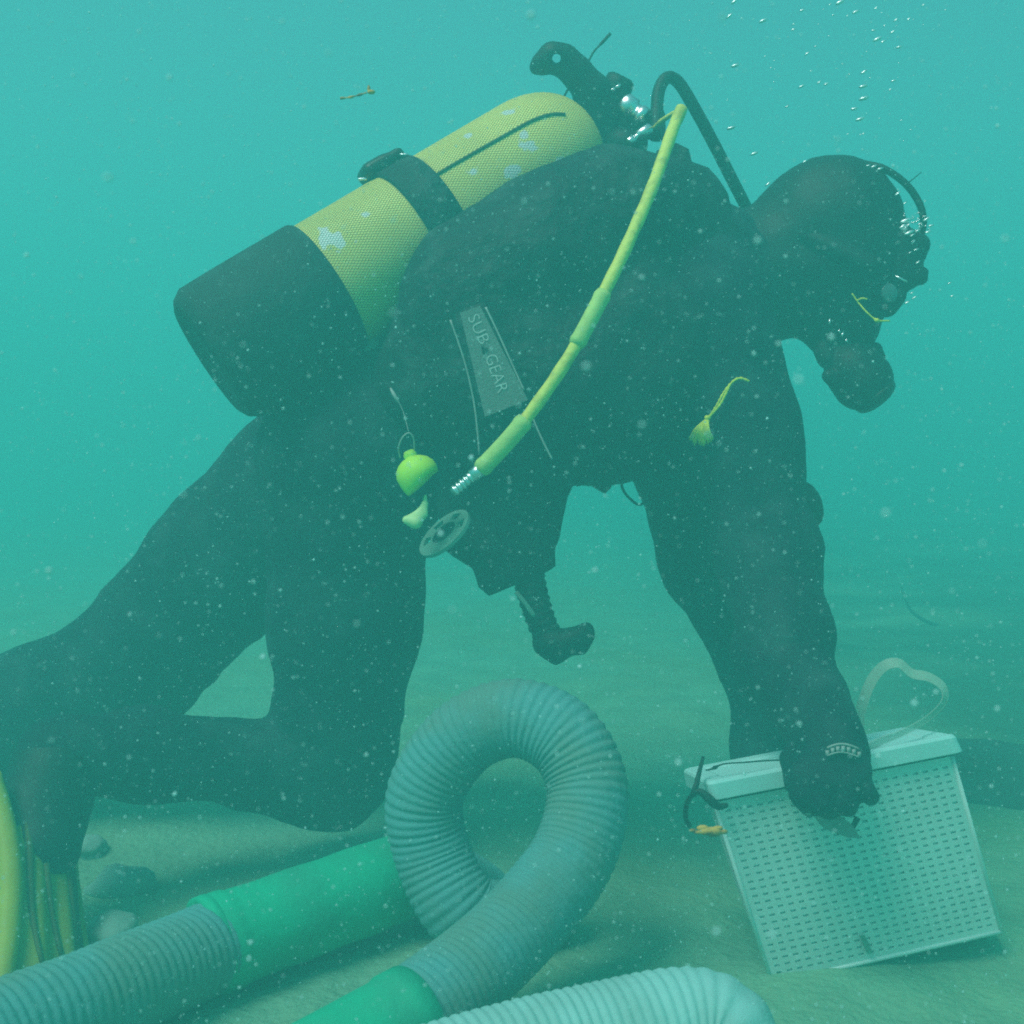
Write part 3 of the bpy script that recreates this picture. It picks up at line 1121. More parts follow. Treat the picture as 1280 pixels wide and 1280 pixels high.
# ------------------------------------------------------------------ regulator
reg = empty("breathing_regulator", P(800, 160, 1.78))
finish(reg, "chromed regulator at the valve with a black hose to the diver's mouthpiece", "regulator")
def build_regulator():
    mb = MB()
    a, b_ = P(778, 128, 1.76), P(812, 152, 1.75)
    ax = (b_ - a)
    lathe(mb, a, ax, [(0, 0.013), (0.004, 0.0165), (0.020, 0.0165), (0.022, 0.012), (0.030, 0.012), (0.031, 0.0145), (0.040, 0.0145), (0.043, 0.008)], 20)
    mb.build("first_stage", M['chrome'], reg)
    mb = MB()
    tube(mb, [P(770, 150, 1.78), P(800, 158, 1.77), P(815, 165, 1.765)], [0.022, 0.02, 0.012], 18)
    tube(mb, [P(760, 175, 1.78), P(800, 185, 1.75)], [0.026, 0.02], 18)
    mb.build("stage_body", M['rubber'], reg)
    mb = MB()
    a, b_ = P(785, 178, 1.72), P(820, 155, 1.73)
    lathe(mb, a, b_ - a, [(0, 0.005), (0.001, 0.006), (0.010, 0.006), (0.011, 0.0045), (0.018, 0.0045), (0.019, 0.0075), (0.040, 0.0075), (0.042, 0.005)], 12)
    mb.build("hose_fitting", M['chrome'], reg)
    q, _ = path([(822, 172, 1.75), (821, 140, 1.76), (824, 112, 1.77), (834, 97, 1.78), (848, 103, 1.79), (868, 135, 1.80), (895, 185, 1.83), (922, 238, 1.86), (945, 280, 1.90), (985, 330, 1.93), (1030, 400, 1.92), (1050, 440, 1.85)], 90)
    mb = MB()
    tube(mb, q, [0.0092 + 0.003 * (k < 6) for k in range(90)], 14)
    mb.build("supply_hose", M['rubber'], reg)
    # second stage
    fwd = (RIGHT * 0.62 - UP * 0.78 - AWAY * 0.10).normalized()
    s = Solid(0.012)
    c = P(1073, 470, 1.74)
    s.cap(c - fwd * 0.008, c + fwd * 0.008, 0.042, 0.044)
    s.pc((1048, 436, 1.76), (1064, 456, 1.745), 26, 28)
    s.pc((1030, 436, 1.74), (1034, 448, 1.735), 14, 13, k=0.004)
    s.pc((1036, 470, 1.72), (1040, 476, 1.72), 9, 8, k=0.004)
    s.pc((1092, 440, 1.76), (1098, 446, 1.76), 13, 9, k=0.004)
    solid_obj("second_stage", s, M['rubber'], reg, 0.003)
    mb = MB()
    lathe(mb, c + fwd * 0.036, fwd, [(0, 0.034), (0.008, 0.031), (0.013, 0.024), (0.016, 0.014), (0.017, 0.003)], 28)
    mb.build("purge_cover", M['plastic_black'], reg)
    s = Solid(0.008)
    s.pc((1064, 405, 1.765), (1058, 440, 1.76), 20, 24)
    solid_obj("mouthpiece", s, M['rubber'], reg, 0.004)
    mb = MB()
    for (x, y, dx, dy) in ((1037, 402, 1, -5), (1053, 418, 2, -4), (1058, 426, 1, 3), (1049, 414, -2, -2)):
        tube(mb, [P(x - dx * .6, y - dy * .6, 1.665), P(x + dx * .6, y + dy * .6, 1.665)], 0.0016, 6)
    mb.build("swivel_clip", M['chrome'], reg)
build_regulator()

# ------------------------------------------------------------------ mask
mask = empty("dive_mask", P(1115, 335, 1.765))
finish(mask, "black dive mask with a loose strap loop on the diver's face", "dive mask")
def build_mask():
    fwd = (RIGHT * 0.90 - UP * 0.42).normalized()
    upv = (UP * 0.90 + RIGHT * 0.42).normalized()
    c = P(1110, 336, 1.765)
    s = Solid(0.006)
    s.rbox(c, fwd * 0.030, upv * 0.046, AWAY * 0.080, 0.018)
    s.rbox(c + fwd * 0.006 - upv * 0.012, fwd * 0.034, upv * 0.012, AWAY * 0.082, 0.006)
    s.rbox(c + fwd * 0.026 + upv * 0.010, fwd * 0.02, upv * 0.028, AWAY * 0.066, 0.008, sub=True)
    solid_obj("frame", s, M['rubber'], mask, 0.004)
    mb = MB()
    box(mb, c + fwd * 0.018 - upv * 0.020 - AWAY * 0.067, fwd * 0.004, upv * 0.058, AWAY * 0.134)
    mb.build("lens", M['glass'], mask, smooth=False)
    s = Solid(0.008)
    s.chain([(1098, 352, 1.70, 16), (1112, 368, 1.71, 19), (1108, 382, 1.72, 15)])
    s.pc((1114, 362, 1.60), (1116, 360, 1.80), 7, 8, sub=True)
    solid_obj("nose_pocket", s, M['rubber'], mask, 0.003)
    mb = MB()
    lathe(mb, P(1112, 366, 1.672), -AWAY + RIGHT * 0.35, [(-0.004, 0.013), (0.0, 0.0135), (0.002, 0.012), (0.003, 0.003)], 20)  # paler disc painted as the reflection in the mask glass
    mb.build("lens_reflection", M['reflection'], mask)
    s = Solid(0.005)
    s.chain([(1128, 338, 1.70, 12), (1146, 344, 1.70, 12), (1152, 348, 1.70, 8)])
    solid_obj("lens_clip", s, M['plastic_black'], mask, 0.003)
    mb = MB()
    tube(mb, [P(1119, 345, 1.685), P(1134, 352, 1.685)], [0.0016, 0.0022], 6)  # bright sliver modelled for the highlight along the lens edge
    mb.build("lens_edge_glint", M['chrome'], mask)
    # strap round the back of the head
    mb = MB()
    pts = []
    for t in np.linspace(0, 1, 40):
        a = math.pi * (t * 1.0)
        px = 1100 - 152 * math.sin(a)
        py = 335 - 72 * math.sin(a)
        d = 1.765 - 0.108 * math.cos(a)
        pts.append(P(px, py, d))
    ribbon(mb, pts, 0.025, upv, 0.004)
    mb.build("strap", M['rubber'], mask)
    mb = MB()
    q, _ = path([(1082, 205, 1.73), (1105, 211, 1.715), (1130, 228, 1.71), (1147, 250, 1.71), (1154, 272, 1.71), (1152, 292, 1.72), (1142, 308, 1.73)], 36)
    ribbon(mb, q, 0.012, AWAY, 0.006)
    mb.build("strap_loop", M['rubber'], mask)
    mb = MB()
    tube(mb, [P(1131, 232, 1.715), P(1140, 225, 1.715), P(1152, 215, 1.715)], [0.0011, 0.0009, 0.0006], 5)
    mb.build("strap_thread", M['cable'], mask)
build_mask()

# ------------------------------------------------------------------ yellow hose
yh = empty("yellow_air_hose", P(720, 400, 1.5))
finish(yh, "slim yellow air hose curving across the diver's vest, ending in a metal fitting", "hose")
def build_yellow_hose():
    pts = [(852, 136, 1.60), (840, 165, 1.58), (815, 235, 1.54), (780, 315, 1.51), (745, 385, 1.49), (712, 445, 1.48), (675, 500, 1.475), (640, 545, 1.475), (600, 588, 1.48)]
    q, L = path(pts, 90)
    mb = MB()
    tube(mb, q, [0.0080 + 0.0003 * math.sin(k * 0.9) for k in range(90)], 16)
    mb.build("hose", M['hose_yellow'], yh)
    def sleeve(i0, i1, r):
        m = MB()
        k = i1 - i0
        tube(m, q[i0:i1 + 1], [r * (0.9 if j in (0, k) else (1.08 if j in (1, k - 1) else 1.0)) for j in range(k + 1)], 18)
        m.build("sleeve", M['sleeve_yellow'], yh)
    sleeve(47, 59, 0.0104)
    sleeve(76, 89, 0.0112)
    a, b = Vector(q[88]), P(566, 616, 1.485)
    mb = MB()
    ax = b - a
    L = ax.length
    prof = [(0, 0.0085), (L * .35, 0.0085)]
    for k in range(5):
        h = L * (0.38 + 0.12 * k)
        prof += [(h, 0.0055), (h + L * .02, 0.0075), (h + L * .07, 0.0075), (h + L * .08, 0.0055)]
    prof += [(L, 0.005)]
    lathe(mb, a, ax, prof, 16)
    mb.build("metal_fitting", M['chrome'], yh)
    # thin yellow feed line back to the regulator
    mb = MB()
    q2, _ = path([(852, 137, 1.60), (840, 143, 1.64), (826, 152, 1.70), (818, 160, 1.74)], 16)
    tube(mb, q2, 0.0035, 8)
    mb.build("feed_line", M['hose_yellow'], yh)
build_yellow_hose()

# ------------------------------------------------------------------ neon mouthpiece bulb
bulb = empty("mouthpiece_holder", P(525, 600, 1.55))
finish(bulb, "neon yellow bulb with a pale tongue hanging from the diver's hip", "mouthpiece holder")
def build_bulb():
    top, bot = P(513, 570, 1.55), P(533, 622, 1.545)
    ax = (bot - top).normalized()
    prof = [(0.0, 0.006), (0.004, 0.0085), (0.007, 0.009), (0.009, 0.008), (0.0105, 0.013), (0.015, 0.020), (0.022, 0.0255), (0.030, 0.0275), (0.037, 0.0268), (0.044, 0.0245), (0.051, 0.021)]
    mb = MB()
    lathe(mb, top - ax * 0.007, ax, prof, 32)
    # slanted lower lip
    for v in mb.v:
        h = (v - top).dot(ax)
        if h > 0.03:
            v += ax * (0.012 * (-(v - top).dot(RIGHT) / 0.027 + 0.15) * (h - 0.03) / 0.014)
    mb.build("bulb", M['neon'], bulb)
    s = Solid(0.004)
    s.chain([(532, 620, 1.545, 2.5), (531, 630, 1.54, 4), (527, 642, 1.54, 7.5), (518, 650, 1.535, 10)], squash=(AWAY, 0.6))
    s.pc((508, 650, 1.535), (520, 653, 1.535), 5.5, 8)
    solid_obj("tongue", s, M['neon_pale'], bulb, 0.0018)
    mb = MB()
    q, _ = path([(500, 572, 1.55), (498, 560, 1.54), (503, 547, 1.535), (511, 541, 1.535), (517, 548, 1.54), (518, 562, 1.55)], 24)
    tube(mb, q, 0.0011, 6)
    mb.build("ring", M['piping'], bulb)
    mb = MB()
    q, _ = path([(488, 485, 1.545), (493, 494, 1.54), (503, 512, 1.54), (511, 540, 1.535)], 24)
    tube(mb, q, [0.0018 * (0.5 + math.sin(math.pi * min(1, k / 9))) if k < 9 else 0.0006 for k in range(24)], 6)
    mb.build("cord", M['logo'], bulb)
build_bulb()

# ------------------------------------------------------------------ slotted disc
disc = empty("slotted_disc", P(556, 668, 1.6))
finish(disc, "grey green slotted plastic disc below the yellow hose end", "disc")
def build_disc():
    c = P(556, 667, 1.59)
    u = (P(582, 644, 1.59) - P(530, 690, 1.59)).normalized()          # long axis in view
    nrm = (u.cross(AWAY).normalized() * 0.90 - AWAY * 0.42).normalized()
    if nrm.dot(UP) > 0:
        pass
    w = nrm.cross(u).normalized()
    R1, R0 = 0.041, 0.019
    seg = 48
    v, f = [], []
    radii = [R0, R0 + 0.004, R1 - 0.007, R1]
    t = 0.005
    for sgn in (-1, 1):
        for r in radii:
            for s in range(seg):
                a = 2 * math.pi * s / seg
                v.append(c + (u * math.cos(a) + w * math.sin(a)) * r + nrm * sgn * t / 2)
    nr = len(radii)
    def vid(side, r, s):
        return (side * nr + r) * seg + s % seg
    def gap(s):
        return s % 8 in (2, 3, 4, 5) and (s // 8) in (0, 1, 2, 5)
    for s in range(seg):
        for r in range(nr - 1):
            if r == 1 and gap(s):
                continue
            f.append((vid(0, r, s), vid(0, r, s + 1), vid(0, r + 1, s + 1), vid(0, r + 1, s)))
            f.append((vid(1, r, s), vid(1, r + 1, s), vid(1, r + 1, s + 1), vid(1, r, s + 1)))
        f.append((vid(0, 0, s), vid(1, 0, s), vid(1, 0, s + 1), vid(0, 0, s + 1)))
        f.append((vid(0, nr - 1, s), vid(0, nr - 1, s + 1), vid(1, nr - 1, s + 1), vid(1, nr - 1, s)))
        if gap(s):
            for r in (1, 2):
                f.append((vid(0, r, s), vid(0, r, s + 1), vid(1, r, s + 1), vid(1, r, s)))
            if not gap(s - 1):
                f.append((vid(0, 1, s), vid(0, 2, s), vid(1, 2, s), vid(1, 1, s)))
            if not gap(s + 1):
                f.append((vid(0, 1, s + 1), vid(1, 1, s + 1), vid(1, 2, s + 1), vid(0, 2, s + 1)))
    mesh_obj("slotted_rim", v, f, M['disc'], disc, smooth=False)
    mb = MB()
    back = nrm if nrm.dot(AWAY) > 0 else -nrm
    lathe(mb, c + back * 0.012, -back, [(0, 0.016), (0.008, 0.0192), (0.014, 0.0192), (0.016, 0.015), (0.017, 0.004)], 24)
    mb.build("hub", M['rubber'], disc)
    mb = MB()
    tube(mb, [c + back * 0.005, c + back * 0.03, c + back * 0.07 + UP * 0.01], [0.016, 0.013, 0.012], 14)
    mb.build("stem", M['rubber'], disc)
build_disc()

# ------------------------------------------------------------------ yellow tags of cord
def chest_cord():
    root = empty("cord_tassel", P(895, 520, 1.5))
    finish(root, "yellow knotted cord with a frayed tassel on the diver's near sleeve", "cord")
    bv = bvh_of(body)
    def A(x, y, l=0.006):
        return onto(bv, x, y, l)
    for dx in (-1.5, 1.8):
        q, _ = spline([tuple(A(x, y)) for x, y in ((889, 521), (899 + dx, 507), (906 + dx, 493), (914, 480), (924, 474), (934, 478))], 40)
        mb = MB()
        tube(mb, q, [0.0016 + 0.0004 * math.sin(k * 2.1) for k in range(40)], 7)
        mb.build("strand", M['cord_yellow'], root)
    mb = MB()
    k = A(887, 522, 0.006)
    ellipsoid(mb, k, RIGHT * 0.0045, AWAY * 0.004, UP * 0.0035, 10, 6)
    ellipsoid(mb, k - UP * 0.005 - RIGHT * 0.001, RIGHT * 0.004, AWAY * 0.004, UP * 0.003, 10, 6)
    mb.build("knot", M['cord_yellow'], root)
    mb = MB()
    for i in range(26):
        t = i / 25
        ex = 866 + 29 * t + random.uniform(-1.5, 1.5)
        ey = 547 + 10 * math.sin(t * math.pi) * random.uniform(0.6, 1.2)
        q, _ = spline([tuple(k), tuple(A((885 + ex) / 2 + random.uniform(-2, 2), 536, 0.010)), tuple(A(ex, ey, 0.006))], 8)
        tube(mb, q, 0.0011, 5)
    mb.build("tassel", M['cord_yellow'], root)
chest_cord()

def mask_cord():
    mb = MB()
    q, _ = path([(1065, 367, 1.66), (1072, 377, 1.66), (1082, 389, 1.655), (1092, 398, 1.655), (1098, 401, 1.655), (1112, 401, 1.66)], 40)
    tube(mb, q, [0.0012 + 0.0022 * math.exp(-((k - 28) / 1.6) ** 2) for k in range(40)], 7)
    q, _ = path([(1071, 376, 1.66), (1077, 373, 1.655), (1084, 374, 1.655)], 10)
    tube(mb, q, 0.0012, 6)
    o = mb.build("thin_cord", M['cord_yellow'])
    finish(o, "short thin yellow cord with a knot beside the diver's mask", "cord")
mask_cord()

# ------------------------------------------------------------------ fin
fin = empty("swim_fin", P(45, 1040, 1.57))
finish(fin, "yellow ribbed swim fin on the diver's near foot, standing in the sand", "swim fin")
def build_fin():
    # corners: near rail on the left, far rail on the right
    a0, a1 = P(8, 1035, 1.50), P(6, 1235, 1.36)
    b0, b1 = P(88, 1035, 1.65), P(108, 1192, 1.53)
    def S(u, v):
        p = (a0 * (1 - u) + b0 * u) * (1 - v) + (a1 * (1 - u) + b1 * u) * v
        nrm = (b0 - a0).cross(a1 - a0).normalized()
        return p + nrm * (0.012 * math.sin(u * math.pi * 6) * (0.3 + 0.7 * v) * 0.5 - 0.02 * math.sin(u * math.pi))
    nrm = (b0 - a0).cross(a1 - a0).normalized()
    nu, nv = 36, 14
    v, f = [], []
    for lift in (-0.002, 0.002):
        for j in range(nv + 1):
            for i in range(nu + 1):
                v.append(S(i / nu, j / nv) + nrm * lift)
    w = nu + 1
    m = w * (nv + 1)
    for j in range(nv):
        for i in range(nu):
            a = j * w + i
            f.append((a, a + 1, a + w + 1, a + w))
            f.append((m + a, m + a + w, m + a + w + 1, m + a + 1))
    mesh_obj("blade", v, f, M['fin_shaded'], fin)
    mb = MB()
    q, _ = path([(-10, 968, 1.53), (4, 1025, 1.505), (12, 1090, 1.46), (10, 1160, 1.41), (2, 1240, 1.36)], 30)
    tube(mb, q, [0.008 + 0.007 * math.sin(math.pi * (0.15 + 0.7 * k / 29)) for k in range(30)], 14)
    mb.build("side_rail", M['fin'], fin)
    mb = MB()
    q = [S(1.0, t) + nrm * 0.004 * math.sin(t * 3) for t in np.linspace(-0.2, 1.0, 14)]
    tube(mb, q, [0.008 - 0.003 * k / 13 for k in range(14)], 10)
    mb.build("side_rail", M['fin_shaded'], fin)
    for u in (0.2, 0.4, 0.6, 0.8):
        mb = MB()
        q = [S(u + 0.12 * (t - 0.5) + 0.03 * math.sin(t * 4 + u * 9), t) - nrm * 0.003 for t in np.linspace(0.0, 0.95, 12)]
        tube(mb, q, [0.006 - 0.003 * t for t in np.linspace(0, 1, 12)], 8)
        mb.build("rib", M['fin_rib'], fin)
    s = Solid(0.02)
    s.chain([(70, 962, 1.635, 56), (52, 1015, 1.59, 54), (52, 1060, 1.55, 48)])
    solid_obj("foot_pocket", s, M['rubber'], fin, 0.006)
build_fin()

# ================================================================== BASKET
basket = empty("plastic_basket", P(1070, 1200, 1.45))
finish(basket, "white perforated plastic basket with a lid, held down by the diver's glove", "basket")
BD = 1.40
bs = BD / F
def camvec(x, y, z):
    """vector from photo-pixel units (x right, y down, z away) at the basket's distance"""
    return (RIGHT * x - UP * y + AWAY * z) * bs
BO = P(893, 1003, BD)                      # front top left
BU = P(1190, 945, BD + 0.055) - BO         # along the front, to the right
BV_ = P(965, 1229, BD + 0.040) - BO        # down the front
BW = P(893 - 16, 1003 - 22, BD + 0.17) - BO    # to the back
TAPER = BU.normalized() * 0.016 - BW.normalized() * 0.02   # the back leans in towards the bottom

def perforated(name, o, u, v, cols, rows, inward, mat_, parent, margins=(0.02, 0.02, 0.035, 0.03), shift=None):
    """panel with staggered slots cut through it and real thickness"""
    u, v = Vector(u), Vector(v)
    ml, mr, mt, mbm = margins
    cw = (1 - ml - mr) / cols
    rh = (1 - mt - mbm) / rows
    xb, yb = [0.0], [0.0]
    for c in range(cols):
        xb += [ml + (c + 0.24) * cw, ml + (c + 0.76) * cw]
    for r in range(rows):
        yb += [mt + (r + 0.34) * rh, mt + (r + 0.66) * rh]
    xb += [1.0]
    yb += [1.0]
    hole = set((1 + 2 * c, 1 + 2 * r) for c in range(cols) for r in range(rows))
    nx, ny = len(xb), len(yb)
    inward = Vector(inward)
    V, Fc = [], []
    for side in (0, 1):
        for y in yb:
            for x in xb:
                bow = inward * (-1.6 * math.sin(math.pi * x) * math.sin(math.pi * y))   # slight belly
                V.append(o + u * x + v * y + bow + inward * side + (shift(x, y) if shift else Vector()))
    m = nx * ny
    for j in range(ny - 1):
        for i in range(nx - 1):
            a = j * nx + i
            q = (a, a + 1, a + nx + 1, a + nx)
            if (i, j) in hole:
                for k in range(4):
                    p, n = q[k], q[(k + 1) % 4]
                    Fc.append((p, n, n + m, p + m))
            else:
                Fc.append(tuple(reversed(q)))
                Fc.append(tuple(x + m for x in q))
    for i in range(nx - 1):
        for j in (0, ny - 1):
            a = j * nx + i
            Fc.append((a, a + 1, a + 1 + m, a + m))
    for j in range(ny - 1):
        for i in (0, nx - 1):
            a = j * nx + i
            Fc.append((a, a + nx, a + nx + m, a + m))
    return mesh_obj(name, V, Fc, mat_, parent, smooth=False)

def build_basket():
    th = BW.normalized() * 0.0024
    perforated("front_panel", BO, BU, BV_, 22, 24, th, M['basket'], basket)
    e = BU.normalized() * 0.0035
    mb = MB()
    lo_ = BO + BU * 0.015 + BV_ * 0.03 + th * 1.10
    n_ = 12
    vv, ff = [], []
    for j_ in range(n_ + 1):
        for i_ in range(n_ + 1):
            x_, y_ = i_ / n_, j_ / n_
            vv.append(lo_ + BU * 0.97 * x_ + BV_ * 0.95 * y_ - th * (1.6 * math.sin(math.pi * (0.015 + 0.97 * x_)) * math.sin(math.pi * (0.03 + 0.95 * y_))))
    for j_ in range(n_):
        for i_ in range(n_):
            a_ = j_ * (n_ + 1) + i_
            ff.append((a_, a_ + n_ + 1, a_ + n_ + 2, a_ + 1))
    mb.add(vv, ff)
    mb.build("slot_brightener", M['basket'], basket)  # pale sheet added behind the slots to brighten the holes
    perforated("side_panel", BO + th * 1.02, BW * 0.97, BV_, 13, 24, e, M['basket'], basket, shift=lambda x, y: TAPER * x * y)
    perforated("side_panel", BO + BU + th * 1.02, BW * 0.97, BV_, 13, 24, -e, M['basket'], basket, shift=lambda x, y: TAPER * x * y)
    perforated("back_panel", BO + BW, BU, BV_, 22, 24, -th, M['basket'], basket, shift=lambda x, y: TAPER * y)
    mb = MB()
    box(mb, BO + BV_ * 0.985 + BU * 0.012 + BW * 0.02, BU * 0.976, BW * 0.95, BV_ * 0.014)
    mb.build("bottom", M['basket'], basket, smooth=False)
    # rounded corner posts and bottom hem
    Z0 = Vector()
    for p, t in ((BO, Z0), (BO + BU, Z0), (BO + BW, TAPER), (BO + BU + BW, TAPER)):
        mb = MB()
        tube(mb, [p, p + BV_ * 0.5 + t * 0.5, p + BV_ * 1.0 + t], 0.0026, 10)
        mb.build("corner_post", M['basket'], basket)
    for (p, q) in ((BO, BO + BU), (BO, BO + BW + TAPER), (BO + BU, BO + BU + BW + TAPER), (BO + BW + TAPER, BO + BU + BW + TAPER)):
        mb = MB()
        tube(mb, [p + BV_, (p + q) / 2 + BV_, q + BV_], 0.0027, 10)
        mb.build("bottom_hem", M['basket'], basket)
    # lid: top plate with a deep rim
    up = -BV_.normalized()
    o = BO - BU * 0.012 - BW * 0.06 + up * 0.003
    u, w = BU * 1.062, BW * 1.06 - BU * 0.06
    ex = u.normalized(); ez = w.normalized()
    h = 0.0235
    bm = bmesh.new()
    CR, CN = 0.011, 5
    W_, H_ = u.length, w.length
    def loop(inset, z):
        r_ = max(CR - inset * 0.6, 0.002)
        out = []
        for cx, cz, a0 in ((inset + r_, inset + r_, 180), (W_ - inset - r_, inset + r_, 270), (W_ - inset - r_, H_ - inset - r_, 0), (inset + r_, H_ - inset - r_, 90)):
            for k in range(CN):
                a = math.radians(a0 + 90 * k / (CN - 1))
                out.append(bm.verts.new(o + ex * (cx + r_ * math.cos(a)) + ez * (cz + r_ * math.sin(a)) + up * z))
        return out
    Ls = [loop(0.012, h - 0.006), loop(0.006, 0.001), loop(0.004, 0.0), loop(0.0, 0.0015), loop(0.0025, h - 0.003), loop(0.0045, h), loop(0.008, h + 0.001), loop(0.026, h - 0.0005), loop(0.031, h - 0.003)]
    n_ = CN * 4
    for a, b_ in zip(Ls[:-1], Ls[1:]):
        for k in range(n_):
            bm.faces.new((a[k], a[(k + 1) % n_], b_[(k + 1) % n_], b_[k]))
    bm.faces.new(Ls[-1])
    bm.faces.new(list(reversed(Ls[0])))
    bmesh.ops.recalc_face_normals(bm, faces=bm.faces)
    me = bpy.data.meshes.new("lid")
    bm.to_mesh(me); bm.free()
    me.materials.append(M['lid'])
    lid = bpy.data.objects.new("lid", me)
    COL.objects.link(lid)
    lid.parent = basket
    lid.matrix_parent_inverse = basket.matrix_world.inverted()
    # little dents on the lid's top
    top0 = o + up * (h + 0.000)
    def on_lid(a, c, lift=0.001):
        return top0 + u * a + w * c + up * lift
    # translucent strap handle
    mb = MB()
    start = on_lid(0.70, 0.75)
    q, _ = spline([tuple(P(1072, 912, 1.56)), tuple(P(1078, 880, 1.55)), tuple(P(1090, 850, 1.545)), tuple(P(1106, 832, 1.54)), tuple(P(1124, 829, 1.535)),
                   tuple(P(1140, 842, 1.53)), tuple(P(1160, 846, 1.525)), tuple(P(1178, 858, 1.52)), tuple(P(1180, 876, 1.51)), tuple(P(1162, 896, 1.49)),
                   tuple(P(1130, 915, 1.47)), tuple(P(1100, 927, 1.45)), tuple(P(1078, 940, 1.44))], 70)
    tg = np.gradient(q, axis=0)
    wd = []
    for k in range(70):
        tv = Vector(tg[k]).normalized()
        n_ = tv.cross(AWAY).normalized()
        wd.append(tuple((n_ * (0.75 + 0.2 * math.sin(k * 0.09)) + AWAY * (0.75 - 0.25 * k / 69)).normalized()))
    ribbon(mb, q, 0.0140, wd, 0.0012)
    mb.build("strap_handle", M['strap_clear'], basket, smooth=False)
    # dark cord across the lid and a cable tie at the corner
    mb = MB()
    q, _ = spline([tuple(P(x, y, d)) for x, y, d in ((882, 963, 1.435), (890, 961, 1.435), (905, 955, 1.44), (930, 953, 1.435), (955, 951, 1.44), (975, 950, 1.44))], 40)
    tube(mb, q, [0.0011 + 0.0016 * math.exp(-((k - 5) / 1.5) ** 2) for k in range(40)], 6)
    mb.build("lid_cord", M['cable'], basket)
    mb = MB()
    q, _ = spline([tuple(P(x, y, d)) for x, y, d in ((879, 946, 1.42), (875, 962, 1.405), (870, 982, 1.39), (866, 995, 1.39))], 20)
    ribbon(mb, q, [0.0035 + 0.004 * k / 19 for k in range(20)], RIGHT, 0.002)
    q, _ = spline([tuple(P(x, y, d)) for x, y, d in ((866, 990, 1.39), (876, 990, 1.388), (888, 1000, 1.385), (898, 1008, 1.385), (910, 1006, 1.385))], 20)
    ribbon(mb, q, [0.004 + 0.006 * math.sin(k / 19 * math.pi) for k in range(20)], UP, 0.003)
    q, _ = spline([tuple(P(x, y, d)) for x, y, d in ((868, 988, 1.39), (859, 1004, 1.40), (857, 1022, 1.42), (862, 1032, 1.44))], 20)
    tube(mb, q, 0.003, 8)
    mb.build("cable_tie", M['cable'], basket)
    # dark slot low on the front
    mb = MB()
    a = BO + BU * 0.405 + BV_ * 0.845 - th * 2.6
    box(mb, a, BU * 0.022, BV_ * 0.105 + BU * 0.008, -th * 0.4)
    mb.build("dark_tag", M['disc'], basket, smooth=False)
build_basket()

def build_trowel():
    root = empty("hand_scraper", P(1040, 1020, 1.36))
    finish(root, "dull grey scraper blade held under the diver's glove against the basket", "scraper")
    poly = [P(x, y, d) for x, y, d in ((1004, 1004, 1.36), (1022, 1006, 1.36), (1044, 1014, 1.357), (1066, 1032, 1.355), (1076, 1048, 1.355), (1060, 1047, 1.357), (1030, 1036, 1.36))]
    mb = MB()
    prism(mb, poly, 0.003, AWAY)
    mb.build("blade", M['blade'], root, smooth=False)
    mb = MB()
    tube(mb, [P(1000, 985, 1.372), P(1012, 1005, 1.368)], [0.008, 0.007], 10)
    mb.build("handle", M['rubber'], root)
    mb = MB()
    lathe(mb, P(1010, 1014, 1.352), -AWAY, [(0, 0.004), (0.002, 0.0045), (0.003, 0.002)], 12)
    mb.build("rivet", M['logo'], root)
    mb = MB()
    tube(mb, [P(1072, 1022, 1.365), P(1066, 1034, 1.366)], [0.0035, 0.003], 8)
    mb.build("wing_screw", M['cable'], root)
build_trowel()

# ================================================================== HOSES
def z_fix(pts, r, gap=0.0):
    """keeps a hose path from sinking into the sand"""
    out = []
    for p in pts:
        p = Vector(p)
        hit = SAND_BVH.ray_cast(Vector((p.x, p.y, 3)), Vector((0, 0, -1)))[0]
        g = hit.z if hit else 0
        if p.z < g + r - 0.015:
            p.z = g + r - 0.015
        out.append(p)
    return out

HR = 0.053
def build_sleeved_hose():
    root = empty("dredge_hose", P(270, 1200, 1.4))
    finish(root, "grey corrugated hose with a long green sleeve, lying across the lower left", "hose")
    pts = [(-190, 1385, 1.03), (-60, 1324, 1.12), (100, 1254, 1.24), (275, 1178, 1.42)]
    w = z_fix([P(*p) for p in pts], HR)
    e = [P(*p) for p in ((515, 1091, 1.58), (570, 1108, 1.68), (600, 1125, 1.74))]
    ribbed_hose("corrugated_hose", w + [w[-1] + (e[0] - w[-1]) * 0.12], HR, 0.0108, 0.0022, M['hose_grey'], root)
    q, L = spline([tuple(w[-1] - (e[0] - w[-1]) * 0.04), tuple((w[-1] + e[0]) / 2), tuple(e[0])], 50)
    mb = MB()
    tube(mb, q, [0.0555 + (0.0025 if k < 5 else 0) + 0.0006 * math.sin(k * 0.4) for k in range(50)], 36)
    mb.build("green_sleeve", M['green'], root)
    mb = MB()
    lathe(mb, Vector(q[0]), Vector(q[3]) - Vector(q[0]), [(-0.008, 0.053), (-0.008, 0.0585), (0.006, 0.0592), (0.008, 0.056)], 36)
    mb.build("clamp_band", M['green'], root)
    ribbed_hose("corrugated_end", [e[0] - (e[0] - w[-1]) * 0.05, e[0], e[1], e[2]], HR - 0.002, 0.0108, 0.0022, M['hose_grey'], root)
build_sleeved_hose()

